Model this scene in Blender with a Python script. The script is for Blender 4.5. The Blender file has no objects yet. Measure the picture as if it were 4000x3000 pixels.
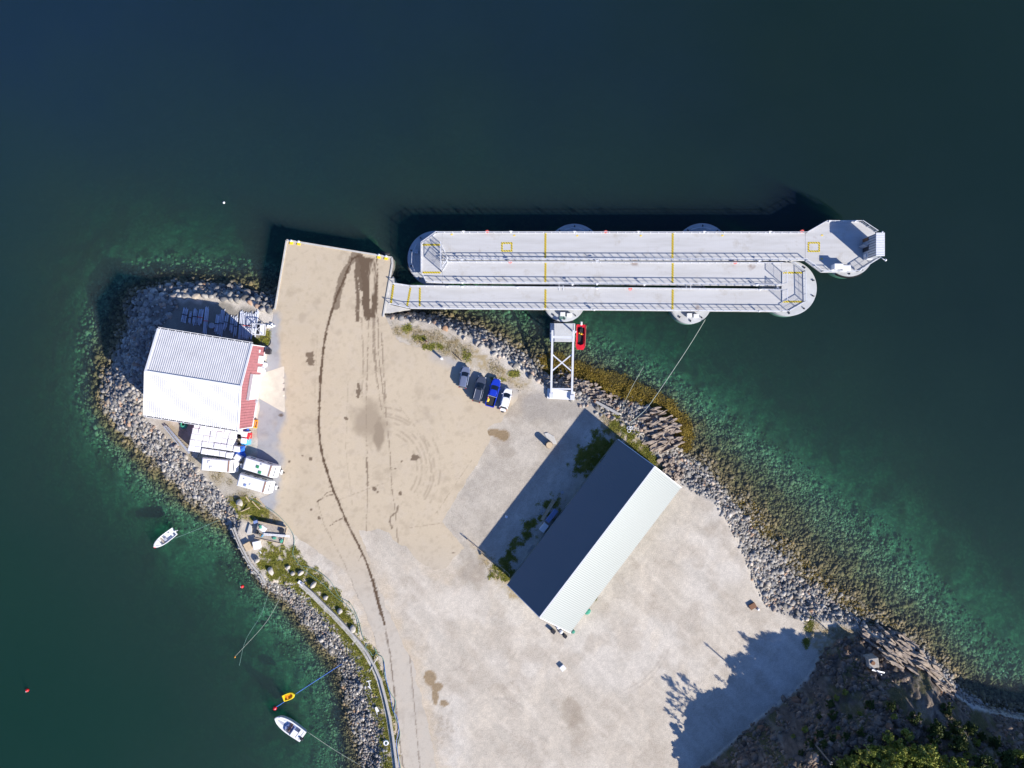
import bpy, math, random
import numpy as np
random.seed(7); RNG = np.random.default_rng(11)
SC = bpy.context.scene
COL = SC.collection
H, F = 130.0, 2773.0
R = math.radians
WATER = -2.7
def W(px, py, z=0.0):
    k = (H - z) / F
    return ((px - 2000) * k, -(py - 1500) * k)
def W3(px, py, z=0.0):
    x, y = W(px, py, z); return (x, y, z)

# ------------------------------------------------------------------ noise
_LAT = RNG.random((256, 256))
def vnoise(x, y):
    xi = np.floor(x).astype(int); yi = np.floor(y).astype(int)
    fx = x - xi; fy = y - yi
    fx = fx * fx * (3 - 2 * fx); fy = fy * fy * (3 - 2 * fy)
    a = _LAT[xi & 255, yi & 255]; b = _LAT[(xi + 1) & 255, yi & 255]
    c = _LAT[xi & 255, (yi + 1) & 255]; d = _LAT[(xi + 1) & 255, (yi + 1) & 255]
    return (a * (1 - fx) + b * fx) * (1 - fy) + (c * (1 - fx) + d * fx) * fy
def fbm(x, y, s=1.0, o=4, seed=0):
    v = 0; a = 0.5; t = 0
    x = x / s + seed * 17.3; y = y / s + seed * 9.1
    for _ in range(o):
        v = v + a * vnoise(x, y); t += a; a *= 0.5; x = x * 2.03 + 5.2; y = y * 2.03 + 1.7
    return v / t
def smooth(a, b, x):
    t = np.clip((x - a) / (b - a), 0, 1); return t * t * (3 - 2 * t)
def seg_dist(X, Y, pts, closed=False):
    d = np.full(X.shape, 1e9); n = len(pts)
    for i in range(n if closed else n - 1):
        ax, ay = pts[i][:2]; bx, by = pts[(i + 1) % n][:2]
        dx, dy = bx - ax, by - ay; L = dx * dx + dy * dy + 1e-12
        t = np.clip(((X - ax) * dx + (Y - ay) * dy) / L, 0, 1)
        d = np.minimum(d, (X - ax - t * dx) ** 2 + (Y - ay - t * dy) ** 2)
    return np.sqrt(d)
def inside(X, Y, pts):
    r = np.zeros(X.shape, bool); n = len(pts)
    for i in range(n):
        ax, ay = pts[i][:2]; bx, by = pts[(i + 1) % n][:2]
        if ay == by: continue
        c = ((ay > Y) != (by > Y)) & (X < (bx - ax) * (Y - ay) / (by - ay) + ax)
        r ^= c
    return r
def sd(X, Y, pts):          # > 0 inside
    d = seg_dist(X, Y, pts, True)
    return np.where(inside(X, Y, pts), d, -d)

# ------------------------------------------------------------------ materials
def nt(name):
    m = bpy.data.materials.new(name); m.use_nodes = True
    t = m.node_tree; b = t.nodes['Principled BSDF']
    return m, t, b
def N(t, typ, **kw):
    n = t.nodes.new(typ)
    for k, v in kw.items():
        if k.startswith('i_'): n.inputs[k[2:].replace('_', ' ')].default_value = v
        else: setattr(n, k, v)
    return n
def mul(t, a, b, op='MULTIPLY'):
    n = N(t, 'ShaderNodeMath', operation=op)
    for i, v in enumerate((a, b)):
        if isinstance(v, (int, float)): n.inputs[i].default_value = v
        else: t.links.new(v, n.inputs[i])
    return n.outputs[0]
def mixc(t, f, a, b, mode='MIX'):
    n = N(t, 'ShaderNodeMix', data_type='RGBA', blend_type=mode)
    for s, v in ((n.inputs[0], f), (n.inputs[6], a), (n.inputs[7], b)):
        if isinstance(v, (int, float)): s.default_value = v
        elif isinstance(v, tuple): s.default_value = (*v[:3], 1)
        else: t.links.new(v, s)
    return n.outputs[2]
def ramp(t, src, a, b, lo=0.0, hi=1.0):
    n = N(t, 'ShaderNodeMapRange'); n.inputs[1].default_value = a; n.inputs[2].default_value = b
    n.inputs[3].default_value = lo; n.inputs[4].default_value = hi
    t.links.new(src, n.inputs[0]); return n.outputs[0]
def mat(name, col, rough=0.6, metal=0.0, var=0.12, vs=1.5, bump=0.0, bs=8.0, dirt=None, dirt_amt=0.3, rnd=0.0, spec=0.5):
    m, t, b = nt(name)
    tc = N(t, 'ShaderNodeTexCoord').outputs['Object']
    n1 = N(t, 'ShaderNodeTexNoise', i_Scale=vs, i_Detail=5.0, i_Roughness=0.65); t.links.new(tc, n1.inputs['Vector'])
    f = ramp(t, n1.outputs[0], 0.3, 0.7, 1 - var, 1 + var)
    c = mixc(t, 1.0, (*col,), N(t, 'ShaderNodeCombineColor').outputs[0], 'MULTIPLY')
    cc = c.node.inputs[7].links[0].from_node
    for i in range(3): t.links.new(f, cc.inputs[i])
    if dirt:
        n2 = N(t, 'ShaderNodeTexNoise', i_Scale=vs * 0.45, i_Detail=7.0, i_Roughness=0.7); t.links.new(tc, n2.inputs['Vector'])
        c = mixc(t, ramp(t, n2.outputs[0], 0.5, 0.75, 0, dirt_amt), c, dirt)
    if rnd:
        oi = N(t, 'ShaderNodeObjectInfo').outputs['Random']
        hs = N(t, 'ShaderNodeHueSaturation'); t.links.new(c, hs.inputs['Color'])
        t.links.new(ramp(t, oi, 0, 1, 1 - rnd, 1 + rnd), hs.inputs['Value']); c = hs.outputs[0]
    t.links.new(c, b.inputs['Base Color'])
    b.inputs['Roughness'].default_value = rough; b.inputs['Metallic'].default_value = metal
    b.inputs['Specular IOR Level'].default_value = spec
    if bump:
        n3 = N(t, 'ShaderNodeTexNoise', i_Scale=bs, i_Detail=4.0); t.links.new(tc, n3.inputs['Vector'])
        bp = N(t, 'ShaderNodeBump', i_Strength=bump, i_Distance=0.05); t.links.new(n3.outputs[0], bp.inputs['Height'])
        t.links.new(bp.outputs[0], b.inputs['Normal'])
    return m
M = {}
def setup_mats():
    M['white'] = mat('white_paint', (0.78, 0.79, 0.8), 0.4, var=0.05, dirt=(0.45, 0.42, 0.38), dirt_amt=0.25)
    M['plastic_white'] = mat('white_plastic', (0.8, 0.81, 0.84), 0.35, var=0.06, vs=4, bump=0.4, bs=3)
    M['red_wall'] = mat('red_cladding', (0.36, 0.14, 0.155), 0.6, var=0.15)
    M['roof_white'] = mat('light_steel_roof', (0.63, 0.63, 0.64), 0.42, 0.0, var=0.08, vs=0.6, dirt=(0.4, 0.38, 0.38), dirt_amt=0.3)
    M['gutter'] = mat('dark_gutter', (0.05, 0.05, 0.055), 0.5)
    M['galv'] = mat('galvanised_steel', (0.52, 0.55, 0.6), 0.45, 0.35, var=0.1, vs=3)
    M['galv_light'] = mat('pale_steel', (0.68, 0.7, 0.74), 0.45, 0.1, var=0.06, vs=3)
    M['dark_metal'] = mat('dark_metal', (0.04, 0.042, 0.05), 0.4, 0.3)
    M['black'] = mat('black_rubber', (0.018, 0.018, 0.02), 0.75, bump=0.3)
    M['glass'] = mat('tinted_glass', (0.012, 0.018, 0.028), 0.08, 0.0, var=0.02, spec=0.6)
    M['wood'] = mat('weathered_wood', (0.42, 0.37, 0.31), 0.85, var=0.25, vs=3, bump=0.4, dirt=(0.2, 0.16, 0.12))
    M['wood_pale'] = mat('pale_wood', (0.55, 0.43, 0.28), 0.8, var=0.15, vs=4, bump=0.3)
    M['wood_grey'] = mat('grey_timber', (0.4, 0.39, 0.37), 0.85, var=0.2, vs=4, bump=0.4)
    M['concrete'] = mat('pale_concrete', (0.5, 0.49, 0.46), 0.85, var=0.12, vs=1.2, bump=0.3, bs=20, dirt=(0.3, 0.27, 0.23), dirt_amt=0.5)
    M['quay_wall'] = mat('quay_wall_concrete', (0.2, 0.19, 0.17), 0.9, var=0.25, vs=0.8, bump=0.4)
    M['yellow'] = mat('yellow_paint', (0.85, 0.62, 0.02), 0.45, var=0.08, vs=3)
    M['orange'] = mat('orange_paint', (0.85, 0.3, 0.01), 0.45, var=0.08)
    M['red'] = mat('red_paint', (0.62, 0.012, 0.03), 0.4, var=0.1, vs=2)
    M['red_buoy'] = mat('red_buoy_plastic', (0.65, 0.015, 0.02), 0.35, var=0.12, vs=4)
    M['pink_red'] = mat('faded_red_plastic', (0.72, 0.12, 0.1), 0.5)
    M['blue'] = mat('blue_tarpaulin', (0.03, 0.14, 0.62), 0.45, var=0.2, vs=3, bump=0.6, bs=5)
    M['cyan'] = mat('sky_blue_plastic', (0.12, 0.45, 0.75), 0.4)
    M['blue_steel'] = mat('blue_grey_container', (0.2, 0.27, 0.5), 0.5)
    M['green_net'] = mat('green_netting', (0.05, 0.3, 0.2), 0.8, var=0.3, vs=6)
    M['rope_green'] = mat('green_rope', (0.15, 0.27, 0.24), 0.85, var=0.3, vs=3)
    M['rope_blue'] = mat('blue_rope', (0.08, 0.2, 0.6), 0.8, var=0.2, vs=3)
    M['rope_pale'] = mat('pale_rope', (0.38, 0.42, 0.36), 0.85, var=0.2, vs=3)
    M['rust'] = mat('rusty_steel', (0.2, 0.1, 0.055), 0.85, 0.1, var=0.3, vs=5)
    M['pipe'] = mat('grey_pipe_plastic', (0.6, 0.64, 0.74), 0.45, var=0.1, vs=2, rnd=0.22)
    M['hull_grey'] = mat('grey_hull', (0.45, 0.46, 0.52), 0.4)
    M['seat'] = mat('brown_seat', (0.33, 0.2, 0.14), 0.7)
    M['tyre'] = M['black']
    M['lamp'] = mat('headlamp_glass', (0.6, 0.63, 0.68), 0.15)
    M['tail'] = mat('tail_lamp_red', (0.4, 0.02, 0.02), 0.25)
    M['lantern_glass'] = mat('frosted_lens', (0.7, 0.72, 0.7), 0.3)
    M['bark'] = mat('bark', (0.22, 0.19, 0.16), 0.9, var=0.3, vs=5, bump=0.4)
    M['deck'] = deck_mat()
    M['pontoon'] = mat('pontoon_concrete', (0.47, 0.49, 0.51), 0.75, var=0.1, vs=0.5, bump=0.2, bs=15, dirt=(0.33, 0.3, 0.26), dirt_amt=0.5)
    M['hazard'] = hazard_mat()
    M['hall_roof'] = hall_roof_mat()
    M['hall_wall'] = mat('hall_cladding', (0.16, 0.2, 0.19), 0.6, var=0.15, vs=0.8)
    M['boulder'] = boulder_mat('boulder_rock', False)
    M['rubble'] = boulder_mat('rubble_rock', True)
    M['weed'] = leaf_mat('bladder_wrack', (0.17, 0.12, 0.014), (0.075, 0.055, 0.01), (0.26, 0.19, 0.03))
    M['grass'] = leaf_mat('grass_blades', (0.27, 0.27, 0.045), (0.17, 0.19, 0.035), (0.36, 0.32, 0.08))
    M['leaf'] = leaf_mat('birch_leaves', (0.27, 0.3, 0.05), (0.16, 0.2, 0.035), (0.42, 0.4, 0.1))
    M['needle'] = leaf_mat('dark_leaves', (0.06, 0.09, 0.022), (0.035, 0.06, 0.018), (0.12, 0.14, 0.035))
def deck_mat():
    m, t, b = nt('ramp_deck_concrete')
    tc = N(t, 'ShaderNodeTexCoord').outputs['Object']
    mp = N(t, 'ShaderNodeMapping'); mp.inputs['Scale'].default_value = (0.12, 1.1, 1); t.links.new(tc, mp.inputs[0])
    n1 = N(t, 'ShaderNodeTexNoise', i_Scale=1.0, i_Detail=6.0, i_Roughness=0.6); t.links.new(mp.outputs[0], n1.inputs['Vector'])
    n2 = N(t, 'ShaderNodeTexNoise', i_Scale=0.35, i_Detail=6.0, i_Roughness=0.75); t.links.new(tc, n2.inputs['Vector'])
    c = mixc(t, ramp(t, n1.outputs[0], 0.42, 0.75), (0.5, 0.505, 0.51), (0.43, 0.43, 0.425))
    c = mixc(t, ramp(t, n2.outputs[0], 0.54, 0.76, 0, 0.8), c, (0.34, 0.31, 0.26))
    n4 = N(t, 'ShaderNodeTexNoise', i_Scale=0.22, i_Detail=3.0); mp4 = N(t, 'ShaderNodeMapping'); mp4.inputs['Location'].default_value = (31, 7, 0); t.links.new(tc, mp4.inputs[0]); t.links.new(mp4.outputs[0], n4.inputs['Vector'])
    c = mixc(t, ramp(t, n4.outputs[0], 0.7, 0.76, 0, 0.7), c, (0.2, 0.13, 0.1))
    w = N(t, 'ShaderNodeTexWave', i_Scale=0.9, i_Distortion=0.0); t.links.new(tc, w.inputs[0])
    c = mixc(t, ramp(t, w.outputs[1], 0.0, 0.03, 0.22, 0), c, (0.3, 0.3, 0.3))
    t.links.new(c, b.inputs['Base Color']); b.inputs['Roughness'].default_value = 0.7
    return m
def hazard_mat():
    m, t, b = nt('yellow_black_hazard')
    tc = N(t, 'ShaderNodeTexCoord').outputs['Object']
    s = N(t, 'ShaderNodeSeparateXYZ'); t.links.new(tc, s.inputs[0])
    a = mul(t, s.outputs[0], s.outputs[1], 'ADD')
    fr = mul(t, mul(t, a, 2.2), 1.0, 'FRACT'); g = mul(t, fr, 0.42, 'LESS_THAN')
    t.links.new(mixc(t, g, (0.78, 0.6, 0.02), (0.04, 0.035, 0.02)), b.inputs['Base Color'])
    b.inputs['Roughness'].default_value = 0.6
    return m
def hall_roof_mat():
    m, t, b = nt('glossy_green_grey_roof')
    tc = N(t, 'ShaderNodeTexCoord').outputs['Object']
    n1 = N(t, 'ShaderNodeTexNoise', i_Scale=0.12, i_Detail=4.0); t.links.new(tc, n1.inputs['Vector'])
    c = mixc(t, ramp(t, n1.outputs[0], 0.3, 0.7), (0.03, 0.04, 0.058), (0.038, 0.045, 0.066))
    t.links.new(c, b.inputs['Base Color']); b.inputs['Metallic'].default_value = 0.0; b.inputs['Specular IOR Level'].default_value = 0.5; b.inputs['IOR'].default_value = 2.2; b.inputs['Specular Tint'].default_value = (0.92, 1.0, 0.98, 1)
    b.inputs['Roughness'].default_value = 0.45
    bp = N(t, 'ShaderNodeBump', i_Strength=0.05, i_Distance=0.01)
    w = N(t, 'ShaderNodeTexWave', i_Scale=3.0, bands_direction='Y'); t.links.new(tc, w.inputs[0])
    t.links.new(w.outputs[1], bp.inputs['Height']); t.links.new(bp.outputs[0], b.inputs['Normal'])
    return m
def boulder_mat(name, island, dk=1.13, tint=(1, 1, 1)):
    m, t, b = nt(name)
    r = N(t, 'ShaderNodeNewGeometry').outputs['Random Per Island'] if island else N(t, 'ShaderNodeObjectInfo').outputs['Random']
    cr = N(t, 'ShaderNodeValToRGB'); t.links.new(r, cr.inputs[0])
    stops = [(0, (0.09, 0.085, 0.08)), (0.2, (0.2, 0.19, 0.175)), (0.4, (0.32, 0.305, 0.28)), (0.55, (0.13, 0.13, 0.135)), (0.7, (0.42, 0.4, 0.365)), (0.82, (0.26, 0.215, 0.165)), (0.9, (0.28, 0.265, 0.25)), (0.95, (0.3, 0.18, 0.11)), (1, (0.56, 0.52, 0.46))]
    e = cr.color_ramp.elements
    while len(e) < len(stops): e.new(0.5)
    for x, (p, c) in zip(e, stops): x.position = p; x.color = (c[0] * dk * tint[0], c[1] * dk * tint[1], c[2] * dk * tint[2], 1)
    geo = N(t, 'ShaderNodeNewGeometry')
    n1 = N(t, 'ShaderNodeTexNoise', i_Scale=2.5, i_Detail=6.0, i_Roughness=0.7); t.links.new(geo.outputs['Position'], n1.inputs['Vector'])
    c = mixc(t, 1.0, cr.outputs[0], mixc(t, ramp(t, n1.outputs[0], 0.3, 0.7), (0.6, 0.6, 0.6), (1.35, 1.35, 1.35)), 'MULTIPLY')
    sp = N(t, 'ShaderNodeSeparateXYZ'); t.links.new(geo.outputs['Position'], sp.inputs[0])
    zz = mul(t, sp.outputs[2], mul(t, n1.outputs[0], 0.9), 'ADD')      # tidal algae line
    c = mixc(t, ramp(t, zz, -1.55, -2.25), c, mixc(t, r, (0.06, 0.052, 0.024), (0.19, 0.155, 0.07)))
    c = mixc(t, ramp(t, zz, -3.0, -4.2), c, mixc(t, r, (0.1, 0.11, 0.065), (0.45, 0.47, 0.32)))
    t.links.new(c, b.inputs['Base Color']); b.inputs['Roughness'].default_value = 0.88
    bp = N(t, 'ShaderNodeBump', i_Strength=0.5, i_Distance=0.1); t.links.new(n1.outputs[0], bp.inputs['Height']); t.links.new(bp.outputs[0], b.inputs['Normal'])
    return m
def leaf_mat(name, a, b_, c_):
    m, t, b = nt(name)
    g = N(t, 'ShaderNodeNewGeometry')
    n1 = N(t, 'ShaderNodeTexNoise', i_Scale=0.7, i_Detail=3.0); t.links.new(g.outputs['Position'], n1.inputs['Vector'])
    c = mixc(t, ramp(t, g.outputs['Random Per Island'], 0, 1), a, b_)
    c = mixc(t, ramp(t, n1.outputs[0], 0.45, 0.7, 0, 0.8), c, c_)
    t.links.new(c, b.inputs['Base Color']); b.inputs['Roughness'].default_value = 0.7
    b.inputs['Specular IOR Level'].default_value = 0.2
    return m

# ------------------------------------------------------------------ mesh builder
class MB:
    def __init__(s): s.v = []; s.f = []; s.m = []; s.mi = 0
    def add(s, vs, fs):
        o = len(s.v); s.v += [tuple(map(float, p)) for p in vs]; s.f += [tuple(i + o for i in f) for f in fs]; s.m += [s.mi] * len(fs); return s
    def box(s, c, d, rz=0.0, taper=1.0, rx=0.0):
        vs = []
        for z in (-1, 1):
            k = taper if z > 0 else 1
            for x, y in ((-1, -1), (1, -1), (1, 1), (-1, 1)):
                X, Y, Z = x * d[0] / 2 * k, y * d[1] / 2 * k, z * d[2] / 2
                if rx: Y, Z = Y * math.cos(rx) - Z * math.sin(rx), Y * math.sin(rx) + Z * math.cos(rx)
                vs.append((c[0] + X * math.cos(rz) - Y * math.sin(rz), c[1] + X * math.sin(rz) + Y * math.cos(rz), c[2] + Z))
        return s.add(vs, [(3, 2, 1, 0), (4, 5, 6, 7), (0, 1, 5, 4), (1, 2, 6, 5), (2, 3, 7, 6), (3, 0, 4, 7)])
    def prism(s, poly, z0, z1, inset=0):
        n = len(poly)
        area = sum(poly[i][0] * poly[(i + 1) % n][1] - poly[(i + 1) % n][0] * poly[i][1] for i in range(n))
        if area < 0:
            poly = poly[::-1]
            if isinstance(z0, (list, tuple)): z0 = z0[::-1]
            if isinstance(z1, (list, tuple)): z1 = z1[::-1]
        a = z0 if isinstance(z0, (list, tuple)) else [z0] * n
        b = z1 if isinstance(z1, (list, tuple)) else [z1] * n
        vs = [(p[0], p[1], a[i]) for i, p in enumerate(poly)] + [(p[0], p[1], b[i]) for i, p in enumerate(poly)]
        return s.add(vs, [tuple(range(n))[::-1], tuple(range(n, 2 * n))] + [(i, (i + 1) % n, n + (i + 1) % n, n + i) for i in range(n)])
    def bar(s, a, b, w, h=None):
        h = h or w; a = np.array(a, float); b = np.array(b, float); d = b - a; L = np.linalg.norm(d)
        if L < 1e-6: return s
        d /= L; up = np.array((0, 0, 1.0)) if abs(d[2]) < 0.95 else np.array((1.0, 0, 0))
        x = np.cross(d, up); x /= np.linalg.norm(x); y = np.cross(x, d)
        vs = [p + x * sx * w / 2 + y * sy * h / 2 for p in (a, b) for sx, sy in ((-1, -1), (1, -1), (1, 1), (-1, 1))]
        return s.add(vs, [(0, 1, 2, 3), (7, 6, 5, 4), (0, 4, 5, 1), (1, 5, 6, 2), (2, 6, 7, 3), (3, 7, 4, 0)])
    def tube(s, pts, r, n=8, cap=True):
        P = [np.array(p, float) for p in pts]; rings = []; m = len(P)
        for i, p in enumerate(P):
            d = P[min(i + 1, m - 1)] - P[max(i - 1, 0)]; d /= (np.linalg.norm(d) + 1e-9)
            up = np.array((0, 0, 1.0)) if abs(d[2]) < 0.95 else np.array((1.0, 0, 0))
            x = np.cross(d, up); x /= np.linalg.norm(x); y = np.cross(x, d)
            rr = r[i] if isinstance(r, (list, tuple)) else r
            rings.append([p + rr * (x * math.cos(2 * math.pi * k / n) + y * math.sin(2 * math.pi * k / n)) for k in range(n)])
        vs = [q for g in rings for q in g]
        fs = [(i * n + k, i * n + (k + 1) % n, (i + 1) * n + (k + 1) % n, (i + 1) * n + k) for i in range(m - 1) for k in range(n)]
        if cap: fs += [tuple(range(n))[::-1], tuple(range((m - 1) * n, m * n))]
        return s.add(vs, fs)
    def cyl(s, c, r, z0, z1, n=20, r2=None):
        return s.tube([(c[0], c[1], z0), (c[0], c[1], z1)], [r, r if r2 is None else r2], n)
    def ball(s, c, r, n=12, m=8, sq=(1, 1, 1)):
        vs = [(c[0], c[1], c[2] - r * sq[2])]
        for j in range(1, m):
            ph = -math.pi / 2 + math.pi * j / m
            for k in range(n):
                th = 2 * math.pi * k / n
                vs.append((c[0] + r * sq[0] * math.cos(ph) * math.cos(th), c[1] + r * sq[1] * math.cos(ph) * math.sin(th), c[2] + r * sq[2] * math.sin(ph)))
        vs.append((c[0], c[1], c[2] + r * sq[2])); fs = []
        for k in range(n): fs.append((0, 1 + (k + 1) % n, 1 + k))
        for j in range(m - 2):
            for k in range(n): fs.append((1 + j * n + k, 1 + j * n + (k + 1) % n, 1 + (j + 1) * n + (k + 1) % n, 1 + (j + 1) * n + k))
        T = len(vs) - 1
        for k in range(n): fs.append((T, 1 + (m - 2) * n + k, 1 + (m - 2) * n + (k + 1) % n))
        return s.add(vs, fs)
    def torus(s, c, R_, r, n=20, m=8, arc=1.0, tilt=0):
        vs = []; fs = []
        for i in range(n):
            a = 2 * math.pi * arc * i / n
            for k in range(m):
                b = 2 * math.pi * k / m; q = R_ + r * math.cos(b)
                x, y, z = q * math.cos(a), q * math.sin(a), r * math.sin(b)
                y, z = y * math.cos(tilt) - z * math.sin(tilt), y * math.sin(tilt) + z * math.cos(tilt)
                vs.append((c[0] + x, c[1] + y, c[2] + z))
        for i in range(n):
            for k in range(m): fs.append((i * m + k, ((i + 1) % n) * m + k, ((i + 1) % n) * m + (k + 1) % m, i * m + (k + 1) % m))
        return s.add(vs, fs)
    def loft(s, rings, cap0=True, cap1=True):
        n = len(rings[0]); vs = [p for g in rings for p in g]
        fs = [(i * n + k, i * n + (k + 1) % n, (i + 1) * n + (k + 1) % n, (i + 1) * n + k) for i in range(len(rings) - 1) for k in range(n)]
        if cap0: fs.append(tuple(range(n))[::-1])
        if cap1: fs.append(tuple(range((len(rings) - 1) * n, len(rings) * n)))
        return s.add(vs, fs)
    def build(s, name, mats, parent=None, smooth=False, bevel=0.0):
        me = bpy.data.meshes.new(name); me.from_pydata(s.v, [], s.f); me.update()
        for m in (mats if isinstance(mats, (list, tuple)) else [mats]): me.materials.append(m)
        me.polygons.foreach_set('material_index', s.m)
        if smooth: me.polygons.foreach_set('use_smooth', [True] * len(s.f))
        o = bpy.data.objects.new(name, me); COL.objects.link(o)
        if parent: o.parent = parent
        if bevel:
            b = o.modifiers.new('edge', 'BEVEL'); b.width = bevel; b.segments = 2; b.limit_method = 'ANGLE'
        return o
def tag(o, label=None, cat=None, group=None, kind=None):
    if label: o['label'] = label
    if cat: o['category'] = cat
    if group: o['group'] = group
    if kind: o['kind'] = kind
    return o
def thing(name, label, cat, loc=(0, 0, 0), rz=0.0, group=None, sc=1.0):
    o = bpy.data.objects.new(name, None); COL.objects.link(o); o.empty_display_size = 0.3
    o.location = loc; o.rotation_euler = (0, 0, rz); o.scale = (sc,) * 3
    return tag(o, label, cat, group)
def copy_tree(o, loc, rz, label, sc=None):
    r = o.copy(); COL.objects.link(r); r.location = loc; r.rotation_euler = (0, 0, rz); r['label'] = label
    if sc: r.scale = (sc,) * 3
    for ch in list(o.children):
        c = ch.copy(); COL.objects.link(c); c.parent = r
        for g in list(ch.children):
            d = g.copy(); COL.objects.link(d); d.parent = c
    return r
def np_mesh(name, V, Fq, mats, mi=None, attrs=None, smooth=False):
    me = bpy.data.meshes.new(name); k = Fq.shape[1]
    me.vertices.add(len(V)); me.vertices.foreach_set('co', V.astype(np.float32).ravel())
    me.loops.add(Fq.size); me.loops.foreach_set('vertex_index', Fq.astype(np.int32).ravel())
    me.polygons.add(len(Fq)); me.polygons.foreach_set('loop_start', np.arange(0, Fq.size, k, dtype=np.int32))
    if mi is not None: me.polygons.foreach_set('material_index', mi.astype(np.int32))
    if smooth: me.polygons.foreach_set('use_smooth', np.ones(len(Fq), bool))
    for m in mats: me.materials.append(m)
    for n, a in (attrs or {}).items():
        if a.ndim == 1:
            at = me.attributes.new(n, 'FLOAT', 'POINT'); at.data.foreach_set('value', a.astype(np.float32))
        else:
            at = me.attributes.new(n, 'FLOAT_COLOR', 'POINT')
            at.data.foreach_set('color', np.c_[a, np.ones(len(a))].astype(np.float32).ravel())
    me.update(calc_edges=True)
    o = bpy.data.objects.new(name, me); COL.objects.link(o); return o
setup_mats()

# ------------------------------------------------------------------ contours of the land (photo pixels, per level)
C0 = [(1070,1215),(1010,1190),(930,1168),(800,1158),(700,1150),(610,1165),(565,1210),(545,1270),(535,1340),(525,1430),(505,1520),(525,1600),(600,1660),(690,1735),(760,1815),(830,1885),(900,1955),(930,2000),(945,2040),(925,2080),(955,2140),(982,2195),(1030,2255),(1060,2268),(1111,2262),(1162,2298),(1209,2334),(1252,2381),(1299,2428),(1335,2475),(1372,2510),(1400,2560),(1425,2610),(1465,2690),(1490,2760),(1503,2820),(1513,2900),(1520,3000),(1530,3100),(1520,5200),(6500,5200),(6500,2900),(4600,2900),(4200,2835),(4000,2808),(3850,2775),(3740,2725),(3680,2650),(3600,2575),(3500,2515),(3400,2470),(3290,2440),(3180,2425),(3090,2415),(3000,2380),(2950,2310),(2915,2220),(2875,2110),(2835,2040),(2790,1965),(2700,1920),(2640,1880),(2590,1830),(2530,1750),(2470,1690),(2400,1640),(2320,1590),(2230,1555),(2140,1530),(2090,1480),(2040,1440),(1970,1395),(1890,1345),(1800,1300),(1700,1265),(1600,1245),(1500,1238)]
C1 = [(1075,1160),(1000,1140),(900,1113),(750,1103),(620,1108),(545,1135),(508,1200),(500,1280),(480,1345),(440,1405),(410,1460),(395,1530),(410,1600),(470,1680),(560,1770),(650,1860),(740,1950),(820,2010),(880,2050),(915,2088),(945,2150),(972,2210),(1020,2275),(1045,2300),(1130,2370),(1175,2430),(1240,2510),(1310,2590),(1335,2700),(1360,2800),(1390,2900),(1400,3000),(1410,3150),(1400,5300),(6600,5300),(6600,2880),(4600,2880),(4200,2815),(4000,2788),(3860,2755),(3760,2700),(3700,2620),(3620,2540),(3520,2482),(3430,2450),(3370,2425),(3320,2390),(3240,2325),(3150,2250),(3050,2150),(2950,2040),(2860,1940),(2790,1850),(2710,1790),(2670,1740),(2670,1680),(2625,1620),(2560,1585),(2450,1545),(2360,1505),(2280,1465),(2200,1440),(2150,1460),(2110,1440),(2080,1402),(2000,1352),(1900,1292),(1800,1257),(1700,1232),(1600,1218),(1505,1205)]
C2 = [(1075,1040),(950,1040),(800,1045),(650,1040),(470,1070),(370,1150),(330,1290),(315,1440),(315,1570),(365,1695),(450,1800),(545,1895),(635,1975),(745,2045),(845,2100),(905,2160),(945,2240),(1000,2320),(1080,2420),(1180,2540),(1260,2660),(1300,2800),(1320,3150),(1320,5400),(6700,5400),(6700,2760),(4600,2760),(4200,2680),(3900,2620),(3780,2500),(3640,2340),(3510,2200),(3380,2080),(3250,1970),(3120,1860),(3000,1770),(2880,1690),(2750,1600),(2650,1520),(2500,1440),(2380,1380),(2250,1320),(2100,1260),(1900,1200),(1700,1150),(1510,1120)]
C3 = [(1100,940),(900,905),(620,880),(330,930),(200,1080),(150,1300),(150,1520),(200,1720),(300,1880),(420,2010),(560,2140),(680,2260),(750,2370),(820,2480),(920,2620),(980,2740),(1010,2880),(1020,3150),(1020,5500),(6800,5500),(6800,2560),(4600,2560),(4250,2440),(3980,2330),(3750,2090),(3560,1930),(3360,1800),(3120,1640),(2900,1490),(2650,1350),(2400,1220),(2100,1020),(1800,920),(1500,890)]
def toworld(c, z): return [W(p[0], p[1], z) for p in c]
ZC = [-0.02, WATER, -4.8, -7.9]
CW = [toworld(c, max(z, WATER)) for c, z in zip((C0, C1, C2, C3), ZC)]
H0 = [(2700,3020),(2790,2960),(2870,2890),(2950,2815),(3070,2725),(3150,2650),(3200,2560),(3250,2500),(3330,2480),(3420,2490),(3520,2540),(3620,2600),(3700,2690),(3800,2765),(4000,2812),(4200,2850),(4600,2950),(6500,2950),(6500,5200),(2700,5200)]
H1 = [(2900,3150),(2925,2985),(3041,2895),(3141,2835),(3261,2775),(3371,2757),(3451,2777),(3570,2825),(3700,2880),(3850,2930),(4000,2970),(4200,2990),(4600,3080),(6500,3080),(6500,5200),(2900,5200)]
H0W, H1W = toworld(H0, 0), toworld(H1, 0)
def lerp_between(X, Y, A, B, za, zb, mask, Z, ease=1.0):
    x, y = X[mask], Y[mask]
    da = seg_dist(x, y, A, True); db = seg_dist(x, y, B, True)
    t = (da / (da + db + 1e-9)) ** ease
    Z[mask] = za + (zb - za) * t
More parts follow.
